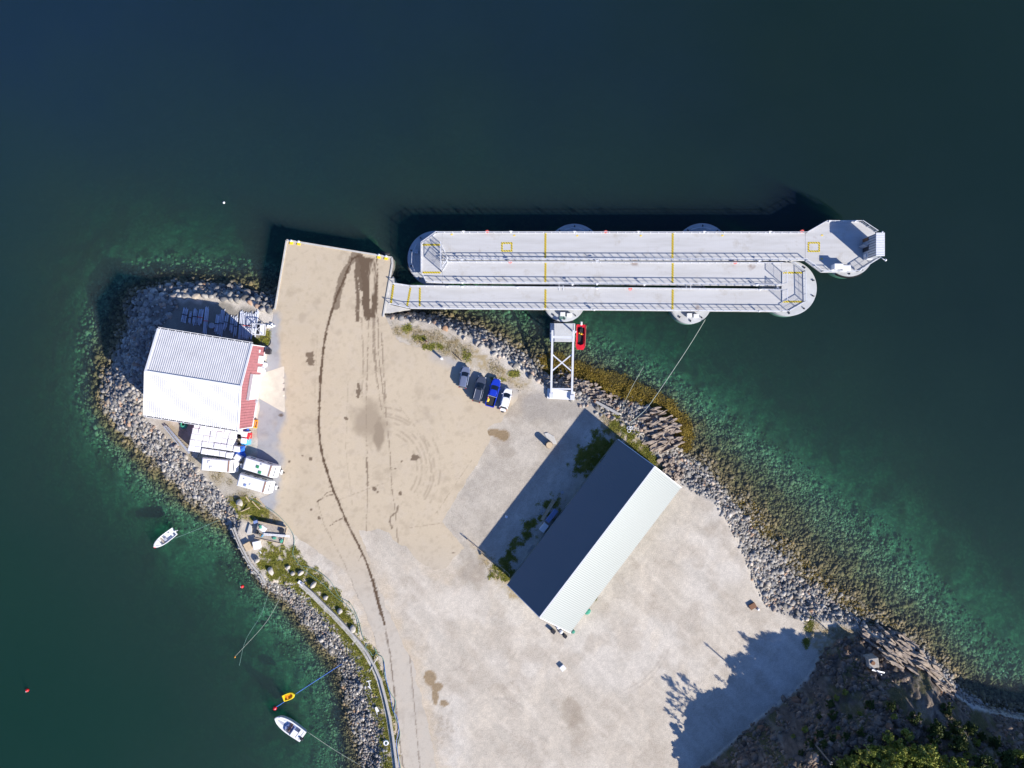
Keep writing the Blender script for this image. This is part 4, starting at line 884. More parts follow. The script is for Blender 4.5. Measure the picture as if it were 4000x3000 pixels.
for a, b in zip(T, T[1:]): mb.bar(W3(*a, -.15), W3(*b, -.15), .35, .3); mb.bar(W3(*a, -1.4), W3(*b, -1.4), .18, 2.2)
mb.build('plank_face', M['wood_grey'], tw)
for a in T:
    x, y = W(a[0] - 4, a[1] + 3, -1); MB().cyl((x, y), .16, -3.5, -.1, 10).build('post', M['wood_grey'], tw)

# ------------------------------------------------------------------ red warehouse
ws = thing('warehouse', 'red walled shed with white ribbed gable roof on the west point', 'shed', (-54.36, .785, 0), R(-9.2))
L2, W2, ze, zr = 8.23, 7.5, 7.0, 9.0
mb = MB(); vs = []
for x in (-L2 + .05, L2 - .05): vs += [(x, -W2 + .1, -.3), (x, W2 - .1, -.3), (x, W2 - .1, ze - .1), (x, 0, zr - .12), (x, -W2 + .1, ze - .1)]
mb.add(vs, [(0, 1, 2, 3, 4)[::-1], (5, 6, 7, 8, 9), (0, 5, 9, 4), (1, 2, 7, 6), (2, 3, 8, 7), (3, 4, 9, 8)])
mb.build('wall', M['red_wall'], ws)
mb = MB()
for k in range(30):
    y = -W2 + .35 + k * .5; zt = zr - .15 - (zr - ze) * abs(y) / W2
    mb.box((L2 - .02, y, zt / 2), (.06, .12, zt))
mb.build('cladding_rib', M['red_wall'], ws)
mb = MB(); nr = 46
for s in (-1, 1):
    for k in range(nr):
        x0 = -L2 + 2 * L2 * k / nr; dx = 2 * L2 / nr
        prof = [(0, 0), (.35, 0), (.5, .045), (.85, .045), (1, 0)]
        for (u0, h0), (u1, h1) in zip(prof, prof[1:]):
            a = [(x0 + u0 * dx, 0, zr + h0), (x0 + u1 * dx, 0, zr + h1), (x0 + u1 * dx, s * (W2 + .12), ze + h1), (x0 + u0 * dx, s * (W2 + .12), ze + h0)]
            mb.add(a, [(0, 1, 2, 3) if s < 0 else (3, 2, 1, 0)])
    mb.add([(-L2, 0, zr - .08), (L2, 0, zr - .08), (L2, s * (W2 + .12), ze - .08), (-L2, s * (W2 + .12), ze - .08)], [(0, 1, 2, 3)])
rf = mb.build('roof', M['roof_white'], ws)
mb = MB()
mb.box((0, 0, zr + .09), (2 * L2, .5, .04))
for s in (-1, 1):
    for x in (-L2, L2): mb.bar((x, 0, zr + .06), (x, s * (W2 + .12), ze + .06), .34, .14)
mb.build('roof_trim', M['white'], rf)
for s in (-1, 1):
    g_ = MB(); g_.box((0, s * (W2 + .22), ze - .06), (2 * L2, .16, .14)); gt = g_.build('gutter', M['gutter'], ws)
    g_ = MB(); g_.box((0, s * (W2 + .33), ze - .03), (2 * L2 + .1, .08, .16))
    for k in range(13): g_.box((-L2 + .4 + k * 1.3, s * (W2 + .2), ze + .03), (.1, .3, .05))
    g_.build('gutter_bracket', M['white'], gt)
MB().box((L2 + .03, 0, .25), (.1, 2 * W2 - .1, .5)).build('plinth', M['white'], ws)
MB().box((L2 + .06, .0, 2.9), (.12, 4.5, 5.2)).build('roller_door', M['white'], ws); MB().box((L2 + .3, 0, 5.6), (.5, 4.7, .12)).build('canopy', M['galv'], ws)
MB().box((L2 + .06, 5.0, 1.6), (.12, 1.35, 2.6)).build('door', M['white'], ws); MB().box((L2 + .05, 3.2, 1.4), (.1, 1.0, 2.2)).build('door', M['white'], ws)
MB().box((L2 + .05, 6.5, 3.0), (.1, .5, .5)).build('wall_lamp', M['white'], ws); MB().box((L2 + .06, -2.7, .5), (.3, .5, .8)).build('meter_box', M['galv'], ws)
for s in (-1, 1): MB().box((L2 - .02, s * (W2 - .08), ze / 2), (.14, .14, ze)).build('corner_trim', M['white'], ws)

def sack(name, px, py, z, r, m, lb, cat, sq=(1, 1, .8), group=None):
    o = thing(name, lb, cat, W3(px, py, z), random.random() * 3, group); b_ = MB().ball((0, 0, r * sq[2] * .8), r, 14, 9, sq)
    b_.v = [(x * (1 + .12 * math.sin(7 * y / r)), y * (1 + .1 * math.cos(5 * x / r)), zz) for x, y, zz in b_.v]
    b_.build('sack_body', m, o, True); MB().cyl((0, 0), r * .18, r * 1.2 * sq[2], r * 1.75 * sq[2], 8).build('tied_neck', m, o); return o
sack('bulk_bag', 1037, 1425, 0, .5, M['plastic_white'], 'white sack by the shed front, the northern of the two', 'sack', group='white sacks by the shed front')
sack('bulk_bag', 1030, 1450, 0, .5, M['plastic_white'], 'white sack by the shed front nearest the concrete ramp', 'sack', group='white sacks by the shed front')
sack('bulk_bag', 1029, 1440, 0, .42, M['hull_grey'], 'grey sack between the white ones by the shed front', 'sack')
th = thing('rubbish_bin', 'dark wheeled bin against the north end of the shed front', 'bin', W3(1054,1374,0), R(-9))
MB().box((0, 0, .6), (.75, .85, 1.0), taper=1.12).build('bin_body', M['dark_metal'], th, bevel=.04); MB().box((0, 0, 1.14), (.9, 1.0, .08)).build('lid', M['dark_metal'], th, bevel=.02)
for s in (-1, 1): MB().tube([(.3, s * .3, .12), (.3, s * .38, .12)], .12, 12).build('wheel', M['black'], th)
th = thing('pallet_truck', 'orange and yellow hand pallet truck by the shed corner', 'pallet truck', W3(1001,1655,0), R(-100))
for s in (-1, 1): MB().box((.1, s * .22, .12), (1.15, .16, .1)).build('fork', M['orange'], th, bevel=.02)
MB().box((-.6, 0, .3), (.25, .5, .5)).build('pump_body', M['orange'], th, bevel=.03); MB().tube([(-.7, 0, .5), (-1.0, 0, 1.2)], .04).build('handle', M['dark_metal'], th)
MB().box((.72, 0, .15), (.12, .65, .2)).build('stop_bar', M['yellow'], th)
th = thing('net_coil', 'coil of green netting under the south eave of the shed', 'net coil', W3(719,1658,0))
for k in range(4): MB().torus((.05 * k, .04 * k, .15 + .18 * k), .62 - .08 * k, .13, 18, 6).build('loop', M['green_net'], th, True)

# wrapped bales
O = np.array((758.0, 1648.0)); va = np.array((23.8, 3.4)); vb = np.array((-5.2, 22.6)); ordn = ['first', 'second', 'third', 'fourth', 'fifth', 'sixth', 'seventh', 'eighth']
ztop = 2.3
def bale(px, py, lb, sz=1.06, m='plastic_white', rz=-9, hh=None):
    hh = hh or ztop + random.uniform(-.12, .12)
    o = thing('wrapped_bale', lb, 'wrapped bale', (*W(px, py, hh), 0), R(rz + random.uniform(-2, 2)), 'white wrapped bales south of the shed')
    MB().box((0, 0, .6 + hh / 2 - .5), (sz, sz * .98, hh - .15 + 0)).build('wrapping', M[m], o, bevel=.07)
    MB().box((0, 0, .06), (sz, sz, .12)).build('pallet_base', M['wood'], o)
    mb = MB(); mode = random.random()
    for k in range(4):
        mb.box((-.36 + k * .24, .08 if mode < .5 else .25, hh + .03), (.035, .7 if mode < .5 else .45, .04), R(random.uniform(-6, 6)), .6)
    mb.build('fold', M[m], o); return o
rows = ['row nearest the shed eave', 'second row from the shed', 'middle row', 'fourth row from the shed', 'row nearest the caravans']
for i in range(5):
    for j in range(7):
        off = np.array((0, 0.0))
        if i == 4 and j >= 2: off = np.array((3, 5.0))
        if i == 4 and j == 6: off = np.array((4, 7.0))
        if i == 0: off = np.array((1.5, 3.0))
        c = O + va * (j + .5) + vb * (i + .5) + off
        bale(c[0], c[1], f'white wrapped bale, {ordn[j]} from the left in the {rows[i]}')
bale(923, 1754, 'white wrapped bale with a sky blue flap at the east end'); bale(926, 1788, 'white wrapped bale turned askew on the blue tarpaulin', rz=-35, hh=1.9)
bale(953, 1696, 'white wrapped bale beside the pink red container', 1.0); bale(951, 1722, 'white wrapped bale beside the sky blue container', 1.0)
bale(934, 1686, 'white crumpled bale tucked under the shed corner', .95)
def tub(px, py, z, s, m, lb, nm='plastic_container', rz=-4):
    o = thing(nm, lb, 'container', W3(px, py, 0), R(rz)); MB().box((0, 0, z / 2), (s, s, z), taper=1.03).build('container_body', M[m], o, bevel=.04); MB().box((0, 0, z + .03), (s * 1.08, s * 1.08, .07)).build('lid', M[m], o, bevel=.02); return o
tub(974, 1700, 1.9, 1.02, 'red', 'pink red square container at the east end of the bales'); tub(971, 1724, 1.9, 1.0, 'cyan', 'sky blue square container beside the red one')
def tarp(poly, zs, lb):
    mb = MB(); P = [W(p[0], p[1], z) for p, z in zip(poly, zs)]; n = len(P); cxx, cyy = sum(p[0] for p in P) / n, sum(p[1] for p in P) / n
    vs = [(p[0], p[1], z) for p, z in zip(P, zs)] + [(cxx, cyy, max(zs) + .15)] + [(p[0], p[1], z - .06) for p, z in zip(P, zs)] + [(cxx, cyy, max(zs) + .09)]
    mb.add(vs, [(i, (i + 1) % n, n) for i in range(n)] + [((i + 1) % n + n + 1, i + n + 1, 2 * n + 1) for i in range(n)] + [(i, i + n + 1, (i + 1) % n + n + 1, (i + 1) % n) for i in range(n)])
    return tag(mb.build('tarpaulin', M['blue']), lb, 'tarpaulin', 'blue tarpaulins by the bales')
tarp([(910,1790),(912,1768),(935,1763),(955,1765),(963,1782),(948,1792),(925,1803)], (.3,.9,1.3,1.2,.2,.3,.2), 'crumpled blue tarpaulin beneath the askew bale next to the caravans')
tarp([(938,1744),(958,1741),(955,1765),(940,1768)], (2.3,2.2,1.0,1.4), 'blue tarpaulin hanging off the easternmost bale')
tarp([(950,1680),(970,1673),(976,1687),(948,1692)], (1.6,.8,.3,1.6), 'dark blue tarpaulin by the south east shed corner')
for k, (px, py) in enumerate([(929,1703),(927,1730)]):
    o = thing('film_roll_pile', ['pile of grey film rolls, the one nearer the shed', 'pile of grey film rolls, the one nearer the caravans'][k], 'pile', W3(px, py, 0), k)
    for q_ in range(5): MB().tube([(-.35, -.3 + .15 * q_, 1.0 + .1 * (q_ % 2)), (.35, -.3 + .15 * q_, 1.1)], .14, 10).build('film_roll', M['hull_grey'], o)
    MB().box((0, 0, .45), (.9, .9, .9)).build('crate', M['dark_metal'], o)
mb = MB(); mb.bar(W3(980,1700,2.3), W3(955,1755,.2), .09); tag(mb.build('wooden_plank', M['wood_pale']), 'thin wooden plank leaning by the coloured containers', 'plank')
o = thing('pallet', 'dark slatted pallet in the shade west of the bales', 'pallet', W3(763,1775,0), R(-8))
for k in range(6): MB().box((-.42 + k * .17, 0, .16), (.1, 1.1, .03)).build('slat', M['wood_grey'], o)
for k in (-1, 0, 1): MB().box((0, k * .45, .07), (1.0, .1, .13)).build('bearer', M['wood_grey'], o)
o = thing('aluminium_ladder', 'long grey ladder sections lying along the path beside the bales', 'ladder')
for a, b in (((640,1665),(700,1740)), ((648,1662),(740,1772)), ((656,1668),(742,1768))): MB().bar(W3(*a, .35), W3(*b, .35), .16, .2).build('rail', M['galv'], o)
mb = MB()
for k in range(14):
    t_ = k / 13; mb.bar(W3(640 + 85 * t_, 1664 + 95 * t_, .33), W3(656 + 86 * t_, 1668 + 90 * t_, .33), .08)
mb.build('rung', M['galv'], o)

# ------------------------------------------------------------------ caravans
def caravan(px, py, rz, lb, hatches, stripe_side=1, L=6.2, Wd=2.3):
    zt = 2.55; o = thing('caravan', lb, 'caravan', (*W(px, py, zt), 0), R(rz), 'white caravans parked on the yard edge')
    l, w = L / 2, Wd / 2
    def sec(x, y, z, r=.0): return [(x[0], -y, z), (x[1], -y, z), (x[1] + r, -y * .8, z), (x[1] + r, y * .8, z), (x[1], y, z), (x[0], y, z), (x[0] - r * .5, y * .85, z), (x[0] - r * .5, -y * .85, z)]
    MB().loft([sec((-l + .1, l - .35), w, .35, .15), sec((-l, l - .15), w, .8, .2), sec((-l + .02, l - .35), w, 1.7, .15), sec((-l + .15, l - .8), w * .96, 2.4, .12), sec((-l + .3, l - 1.0), w * .88, 2.55, .05)]).build('body', M['white'], o, bevel=.03)
    for s in (-1, 1):
        for x in (-1.9, -.3, 1.3): MB().box((x, s * (w + .005), 1.55), (.9, .03, .5)).build('window', M['glass'], o)
        MB().tube([(-.1, s * (w - .22), .33), (-.1, s * (w - .02), .33)], .33, 18).build('wheel', M['black'], o)
    MB().box((l - .42, 0, 1.98), (.06, 1.7, .42), 0, 1).build('front_window', M['glass'], o)
    MB().box((l - 1.18, 0, 2.585), (.26, 2.02, .03)).build('stripe', M['seat'], o)
    for hx, hy, m, s in hatches: MB().box((hx, hy, 2.6), (s, s, .1), taper=.9).build('roof_hatch', m, o, bevel=.02)
    tb = MB(); tb.bar((l - .1, .5, .4), (l + .9, 0, .4), .08); tb.bar((l - .1, -.5, .4), (l + .9, 0, .4), .08); tb.tube([(l + .7, 0, 0), (l + .7, 0, .7)], .05); tb.build('drawbar', M['dark_metal'], o)
    MB().box((l + .35, 0, .5), (.35, .8, .35)).build('gas_locker', M['white'], o, bevel=.04)
    return o
green = mat('green_hatch', (0.05, 0.28, 0.13), .5)
caravan(851, 1818, -5, 'white caravan alone behind the others beside the stony bank', [(-1.6, .45, M['white'], .5), (-1.2, -.5, M['white'], .5)])
caravan(1014, 1828, -17, 'white caravan with two green roof hatches, the one nearest the bales', [(-.4, .1, green, .55), (.25, -.75, green, .55), (.1, .7, M['hull_grey'], .3)])
caravan(992, 1891, -15.5, 'white caravan with one dark roof hatch, nearest the grass', [(-1.5, -.6, M['blue_steel'], .45), (-1.9, .4, M['white'], .3), (-.6, -.3, M['white'], .3)])

# ------------------------------------------------------------------ pipe bundles and crate north of the shed
pb = [(725,1202,714,1256,6),(744,1218,737,1262,3),(763,1207,757,1266,5),(786,1208,776,1270,6),(808,1201,797,1305,5),(851,1228,842,1300,5),(870,1212,858,1312,5),(886,1230,876,1285,4),(908,1236,900,1296,5),(923,1236,916,1312,4),(946,1218,938,1318,6),(965,1222,958,1322,7),(984,1222,972,1322,6),(1004,1216,990,1312,5)]
on2 = ordn + ['ninth', 'tenth', 'eleventh', 'twelfth', 'thirteenth', 'last']
for i, (x0, y0, x1, y1, n) in enumerate(pb):
    A = np.array(W((x0 + x1) / 2, (y0 + y1) / 2, .3)); L = math.hypot(x1 - x0, y1 - y0) / 21.3; an = math.atan2(-(y1 - y0), x1 - x0)
    o = thing('pipe_bundle', f'bundle of grey pipes, {on2[i]} from the left in the row behind the shed', 'pipe bundle', (*A, 0), an, 'bundles of grey pipes north of the shed')
    for k in range(n):
        dl = random.uniform(-.5, .35); MB().tube([(-L / 2 + random.uniform(-.3, .3), (k - (n - 1) / 2) * .15, .12), (L / 2 + dl, (k - (n - 1) / 2) * .15 + random.uniform(-.06, .06), .12)], .062, 8).build('pipe', M['pipe'], o)
        if k % 2 == 0 and k < n - 1: MB().tube([(-L / 2 + random.uniform(0, .6), (k + .5 - (n - 1) / 2) * .15, .24), (L / 2 + dl - .3, (k + .5 - (n - 1) / 2) * .15, .24)], .062, 8).build('pipe', M['pipe'], o)
    MB().box((0, 0, .16), (.12, n * .16, .36)).build('strap', M['pink_red'] if i in (3, 4, 11) else M['dark_metal'], o)
    MB().box((-L * .25, 0, .03), (.1, n * .17, .06)).build('batten', M['wood'], o); 
o = thing('steel_frame_cage', 'open pale steel cage frame standing between the pipes and the quay', 'cage', W3(1017,1288,0), R(-4))
mb = MB(); s_ = .95
for x in (-s_, s_):
    for y in (-s_, s_): mb.bar((x, y, 0), (x, y, 1.5), .1)
for z in (.1, 1.5):
    for a in (-s_, s_): mb.bar((-s_, a, z), (s_, a, z), .12); mb.bar((a, -s_, z), (a, s_, z), .12)
mb.build('frame', M['galv_light'], o); mb = MB(); mb.bar((-s_, -s_, 1.5), (s_, s_, 1.5), .08); mb.bar((-s_, s_, 1.5), (s_, -s_, 1.5), .08); mb.build('brace', M['galv_light'], o)
MB().box((.55, 0, .7), (.8, 1.7, .08)).build('shelf', M['plastic_white'], o); MB().box((-.3, 0, .06), (1.1, 1.7, .1)).build('base_tray', M['dark_metal'], o)
o = thing('float_pile', 'small heap of white floats in the shade beside the cage frame', 'pile', W3(1060,1272,0))
for k in range(12): MB().ball((random.uniform(-.6, .6), random.uniform(-.3, .3), .2), .2).build('float', M['plastic_white'], o, True)
mb = MB(); mb.torus((0, 0, .08), .85, .05, 24, 6); o = mb.build('hose_ring', M['black']); o.location = W3(1040,1335,0); tag(o, 'thin black hose ring lying in the grass by the shed', 'hose')
o = thing('buoy_drum', 'round grey drum in the shade behind the shed', 'drum', W3(832,1273,0)); MB().cyl((0, 0), .5, 0, .7, 18).build('drum_body', M['hull_grey'], o, bevel=.03); MB().torus((0, 0, .7), .48, .04).build('rim', M['galv'], o)

# ------------------------------------------------------------------ vehicles
def paint(name, c, metal=.3, rough=.28):
    m = mat(name, c, rough, metal, var=.03, vs=.7, spec=.6); return m
def sup(L, Wd, n=28, p=3.4, fx=1.0, rx=1.0):
    pts = []
    for i in range(n):
        a = 2 * math.pi * i / n; c, s = math.cos(a), math.sin(a)
        x = L / 2 * abs(c) ** (2 / p) * (1 if c > 0 else -1); y = Wd / 2 * abs(s) ** (2 / p) * (1 if s > 0 else -1)
        t_ = x / (L / 2); k = 1 - (1 - fx) * max(0, t_) ** 2.5 - (1 - rx) * max(0, -t_) ** 3
        pts.append((x, y * k))
    return pts
def rng(pts, z, k=1, dx=0, ky=None): return [(x * k + dx, y * (ky or k), z) for x, y in pts]
def car(px, py, rz, L, Wd, Ht, m, lb, kind='wagon'):
    o = thing('parked_pickup' if kind == 'pickup' else 'parked_car', lb, 'pickup truck' if kind == 'pickup' else 'car', (*W(px, py, .9), 0), R(rz), 'vehicles parked in a row by the north bank')
    s = sup(L, Wd, 36, 4.2, .84, .93); bz = .95 if kind != 'pickup' else 1.05
    MB().loft([rng(s, .22, .95), rng(s, .4, .995), rng(s, .62, 1.0), rng(s, bz - .15, .985), rng(s, bz - .03, .955, 0), rng(s, bz, .9)], True, True).build('body', m, o, True if False else False, .01)
    if kind == 'wagon': gx0, gx1, rx0, rx1 = -L * .475, L * .235, -L * .415, L * .03
    elif kind == 'hatch': gx0, gx1, rx0, rx1 = -L * .46, L * .26, -L * .36, L * .05
    else: gx0, gx1, rx0, rx1 = -L * .12, L * .245, -L * .09, L * .09
    w = Wd / 2 * .86; wr = Wd / 2 * .68
    def trap(x0, x1, y, z, r=.12): return [(x0 + r, -y, z), (x1 - r, -y * .97, z), (x1 + r * .6, -y * .6, z), (x1 + r, 0, z), (x1 + r * .6, y * .6, z), (x1 - r, y * .97, z), (x0 + r, y, z), (x0, y * .75, z), (x0, -y * .75, z)]
    MB().loft([trap(gx0, gx1, w, bz - .02), trap(rx0, rx1, wr, Ht - .06, .08)], False, True).build('windows', M['glass'], o)
    MB().loft([trap(rx0 - .05, rx1 + .06, wr + .04, Ht - .07, .1), trap(rx0, rx1, wr - .02, Ht, .1), trap(rx0 + .15, rx1 - .15, wr - .2, Ht + .02, .1)]).build('roof', m, o, bevel=.01)
    mb = MB()
    for s_ in (-1, 1):
        MB().bar((gx1 - .05, s_ * w * .97, bz), (rx1 - .02, s_ * wr, Ht - .04), .09, .06).build('pillar', m, o); MB().bar((gx0 + .1, s_ * w, bz), (rx0 + .05, s_ * wr, Ht - .04), .14, .06).build('pillar', m, o)
        MB().bar(((gx0 + gx1) / 2, s_ * w * 1.0, bz), ((rx0 + rx1) / 2, s_ * (wr + .03), Ht - .04), .1, .05).build('pillar', m, o)
    for s_ in (-1, 1):
        for x in (L * .31, -L * .3): 
            wh = MB().tube([(x, s_ * (Wd / 2 - .22), .33), (x, s_ * (Wd / 2 - .005), .33)], .33, 20).build('wheel', M['black'], o); MB().tube([(x, s_ * (Wd / 2 - .02), .33), (x, s_ * (Wd / 2 + .005), .33)], .2, 14).build('rim', M['galv'], wh)
        MB().box((gx1 - .25, s_ * (Wd / 2 + .06), bz + .08), (.14, .22, .16)).build('wing_mirror', m, o, bevel=.03)
        MB().box((L * .465, s_ * Wd * .31, .72), (.16, .32, .16), s_ * -.35).build('headlight', M['lamp'], o, bevel=.02); MB().box((-L * .485, s_ * Wd * .36, .8), (.1, .26, .24), s_ * .15).build('tail_light', M['tail'], o, bevel=.02)
        if kind == 'wagon' and L > 4.3: MB().bar((rx0 + .2, s_ * (wr - .06), Ht + .07), (rx1 - .2, s_ * (wr - .06), Ht + .07), .05).build('roof_rail', M['galv_light'], o)
    MB().box((-L / 2 + .03, 0, .45), (.1, Wd * .8, .25)).build('bumper', m, o, bevel=.04)
    return o
sil = paint('silver_blue_paint', (0.3, 0.35, 0.48), .6, .3); dg = paint('dark_grey_paint', (0.1, 0.12, 0.17), .5, .3); blu = paint('bright_blue_paint', (0.015, 0.05, 0.55), .2, .25); wh = paint('white_car_paint', (0.8, 0.81, 0.83), 0, .25)
car(1814, 1474, 79, 4.0, 1.7, 1.5, sil, 'silver blue small estate car at the west end of the parked row')
c2_ = car(1872, 1520, 76, 4.85, 1.86, 1.65, dg, 'dark grey estate car with a dark sunroof and roof rails')
MB().box((.12, 0, 1.69), (.5, .8, .03)).build('sunroof', M['glass'], c2_)
c3_ = car(1927, 1534, 74, 5.3, 1.85, 1.72, blu, 'bright blue pickup with an open black load bed', 'pickup')
MB().prism([(-2.45, -.75), (-.75, -.75), (-.75, .75), (-2.45, .75)], 1.056, 1.075).build('load_bed', M['black'], c3_)
mb = MB()
for a, b in (((-2.5, -.8), (-.7, -.8)), ((-2.5, .8), (-.7, .8)), ((-2.52, -.8), (-2.52, .8))): mb.bar((*a, 1.15), (*b, 1.15), .12, .2)
mb.build('bed_side', blu, c3_); mb = MB(); mb.bar((-.68, -.8, 1.6), (-.68, .8, 1.6), .08); [mb.bar((-.68, s, 1.1), (-.68, s, 1.6), .08) for s in (-.78, .78)]; mb.build('roll_bar', M['galv'], c3_)
[MB().box((2.62, s, .75), (.12, .22, .18)).build('spotlight', M['lamp'], c3_) for s in (-.5, 0, .5)]
o = thing('tool_heap', 'yellow bag and tools lying in the blue pickup bed', 'tools', (*W(1907,1562,1.2), 1.08), R(74))
MB().ball((0, 0, .15), .28, 12, 8, (1.3, .8, .6)).build('bag', M['yellow'], o, True); MB().tube([(-.4, .15, .2), (.6, .1, .3)], .05).build('tool_handle', M['wood_pale'], o); MB().box((.4, .15, .15), (.3, .25, .25)).build('tool_box', M['pink_red'], o, bevel=.03)
c4_ = car(1976, 1558, 75, 3.95, 1.68, 1.5, wh, 'white hatchback with a rear rack at the east end of the parked row', 'hatch')
MB().box((-2.12, 0, .75), (.35, 1.1, .14)).build('rear_rack', M['plastic_white'], c4_, bevel=.03); MB().box((-2.42, 0, .6), (.3, .5, .12)).build('rack_plate', M['dark_metal'], c4_)

# posts and stumps by the parked cars
o = thing('white_post', 'white topped round post beside the asphalt edge', 'post', W3(1728,1402,0)); MB().cyl((0, 0), .2, 0, 1.25, 16).build('post_body', M['galv'], o); MB().cyl((0, 0), .24, 1.25, 1.33, 16).build('cap', M['white'], o)
o = thing('pipe_stub', 'short rusty pipe standing in the gravel bank', 'pipe', W3(1666,1334,0)); MB().cyl((0, 0), .15, -.1, .7, 14).build('pipe_wall', M['rust'], o); MB().cyl((0, 0), .1, .7, .705, 14).build('bore', M['black'], o)
o = thing('timber_stump', 'thick round timber mooring stump on the gravel north of the hall', 'stump', W3(2144,1736,0))
MB().cyl((0, 0), .62, -.1, 1.6, 22, .57).build('trunk', M['bark'], o); MB().cyl((0, 0), .55, 1.6, 1.64, 22).build('cut_face', M['wood_pale'], o); MB().torus((0, 0, .4), .64, .04).build('iron_band', M['rust'], o)
mb = MB(); mb.prism(toworld([(2125,1693),(2140,1690),(2165,1705),(2175,1735),(2160,1733),(2135,1710)], 0), -.1, .12); tag(mb.build('stone_slab', M['concrete'], bevel=.03), 'pale flat slab lying beside the timber stump', 'slab')
mb = MB(); mb.bar(W3(1770,1378,.08), W3(1803,1410,.08), .16); tag(mb.build('iron_bar', M['dark_metal']), 'thin dark bar lying on the gravel above the parked cars', 'bar')

# ------------------------------------------------------------------ the hall
hallc = np.array([(402,208),(640,392),(-15+0,0),(0,0)], float)
NWn, SEn = np.array((415, 215)) * .969, np.array((660, 405)) * .969; NWs, SEs = np.array((-13, 775)) * .969, np.array((222, 980)) * .969
cen = (NWn + SEn + NWs + SEs) / 4 / 21.33; ax_ = ((NWn + SEn) / 2 - (NWs + SEs) / 2) / 21.33; wv = (SEn - NWn + SEs - NWs) / 2 / 21.33
HL, HW = np.hypot(*ax_) / 2, np.hypot(*wv) / 2; hang = math.atan2(-ax_[1], ax_[0])
hl = thing('boat_hall', 'long gabled hall with one pale and one dark roof slope', 'hall', (cen[0], -cen[1], 0), hang)
e, r_ = 4.0, 8.7
mb = MB(); vs = []
for x in (-HL + .3, HL - .3): vs += [(x, -HW + .4, -.2), (x, HW - .4, -.2), (x, HW - .4, e - .1), (x, 0, r_ - .35), (x, -HW + .4, e - .1)]
mb.add(vs, [(0, 1, 2, 3, 4)[::-1], (5, 6, 7, 8, 9), (0, 5, 9, 4), (1, 2, 7, 6), (2, 3, 8, 7), (3, 4, 9, 8)]); mb.build('wall', M['hall_wall'], hl)
for s in (-1, 1):
    mb = MB(); n = 90
    for k in range(n):
        x0 = -HL + 2 * HL * k / n; dx = 2 * HL / n
        for u0, h0, u1, h1 in ((0, 0, .3, .014), (.3, .014, .6, .014), (.6, .014, 1, 0)):
            a = [(x0 + u0 * dx, 0, r_ + h0), (x0 + u1 * dx, 0, r_ + h1), (x0 + u1 * dx, s * HW, e + h1), (x0 + u0 * dx, s * HW, e + h0)]
            mb.add(a, [(0, 1, 2, 3) if s < 0 else (3, 2, 1, 0)])
    mb.add([(-HL, 0, r_ - .1), (HL, 0, r_ - .1), (HL, s * HW, e - .1), (-HL, s * HW, e - .1)], [(0, 1, 2, 3)])
    rp = mb.build('roof', M['hall_roof'], hl)
MB().box((0, 0, r_ + .08), (2 * HL, .22, .05)).build('ridge_cap', M['galv_light'], hl)
for x in (-HL, HL):
    mb = MB(); [mb.bar((x, 0, r_), (x, s * HW, e), .12, .2) for s in (-1, 1)]; mb.build('verge_board', M['galv_light'], hl)
for k in range(5): MB().box((-HL + 4 + k * 6, HW - .37, 1.9), (1.6, .08, 1.1)).build('window', M['glass'], hl)
MB().box((HL - .27, 0, 2.0), (.08, 4.0, 4.0)).build('gate', M['wood'], hl); MB().box((-HL + .27, -.5, 2.0), (.08, 4.0, 4.0)).build('gate', M['wood'], hl)
def rbox(nm, px, py, sx, sy, sz, rz, m, lb, cat, part='box_body', z=0, lid=True, lm=None):
    o = thing(nm, lb, cat, W3(px, py, z), R(rz)); MB().box((0, 0, sz / 2), (sx, sy, sz)).build(part, M[m], o, bevel=.03)
    if lid: MB().box((0, 0, sz + .03), (sx * 1.04, sy * 1.06, .06)).build('lid', M[lm or m], o, bevel=.02)
    return o
rbox('storage_chest', 2155, 2012, 2.6, .75, .8, 52, 'blue_steel', 'long blue chest in the shade beside the dark roof', 'chest'); rbox('chest_freezer', 2124, 2058, 1.55, .95, .85, 52, 'plastic_white', 'pale box like a chest freezer beside the blue chest', 'box')
def pallet(px, py, rz, lb, w=1.2, d=.8, z=0, m='wood_grey', zr=0):
    o = thing('wooden_pallet', lb, 'pallet', W3(px, py, z), R(rz))
    for k in range(5): MB().box((-w / 2 + w * (k + .5) / 5, 0, .15), (w / 7, d, .03)).build('slat', M[m], o)
    for k in (-1, 0, 1): MB().box((0, k * d * .42, .07), (w, .1, .13)).build('bearer', M[m], o)
    return o
pallet(2076, 2144, 52, 'small pale pallet against the dark roofed side of the hall', 1.4, .7); pallet(2118, 1998, 60, 'grey pallet in the shade by the leaning planks')
o = thing('plank_stack', 'long thin planks lying in the shaded grass beside the hall', 'planks')
for k in range(4): MB().bar(W3(2112 + k * 3, 2030 + k, .1 + .03 * k), W3(2158 + k * 4, 1953 + k, .1 + .03 * k), .14, .06).build('plank', M['wood_pale'], o)
rbox('white_sheet_box', 1978, 2018, .45, .4, .2, -20, 'plastic_white', 'small white box at the shadow edge west of the hall', 'box')
o = thing('garden_chair', 'small folding chair standing on the shaded concrete by the hall', 'chair', W3(2196,1922,0), R(30))
MB().box((0, 0, .45), (.5, .5, .05)).build('seat', M['hull_grey'], o); MB().box((-.25, 0, .75), (.05, .5, .55)).build('backrest', M['hull_grey'], o)
for x in (-.2, .2):
    for y in (-.2, .2): MB().bar((x, y, 0), (x, y, .45), .04).build('leg', M['dark_metal'], o)
o = thing('wooden_fence', 'low wooden rail fence running along the south west shadow edge of the hall', 'fence')
FP = [(1824,2106),(1850,2128),(1880,2153),(1910,2180),(1940,2203),(1970,2225),(1990,2245)]
for a in FP: 
    x, y = W(*a, 0); MB().box((x, y, .5), (.12, .12, 1.0)).build('post', M['wood'], o)
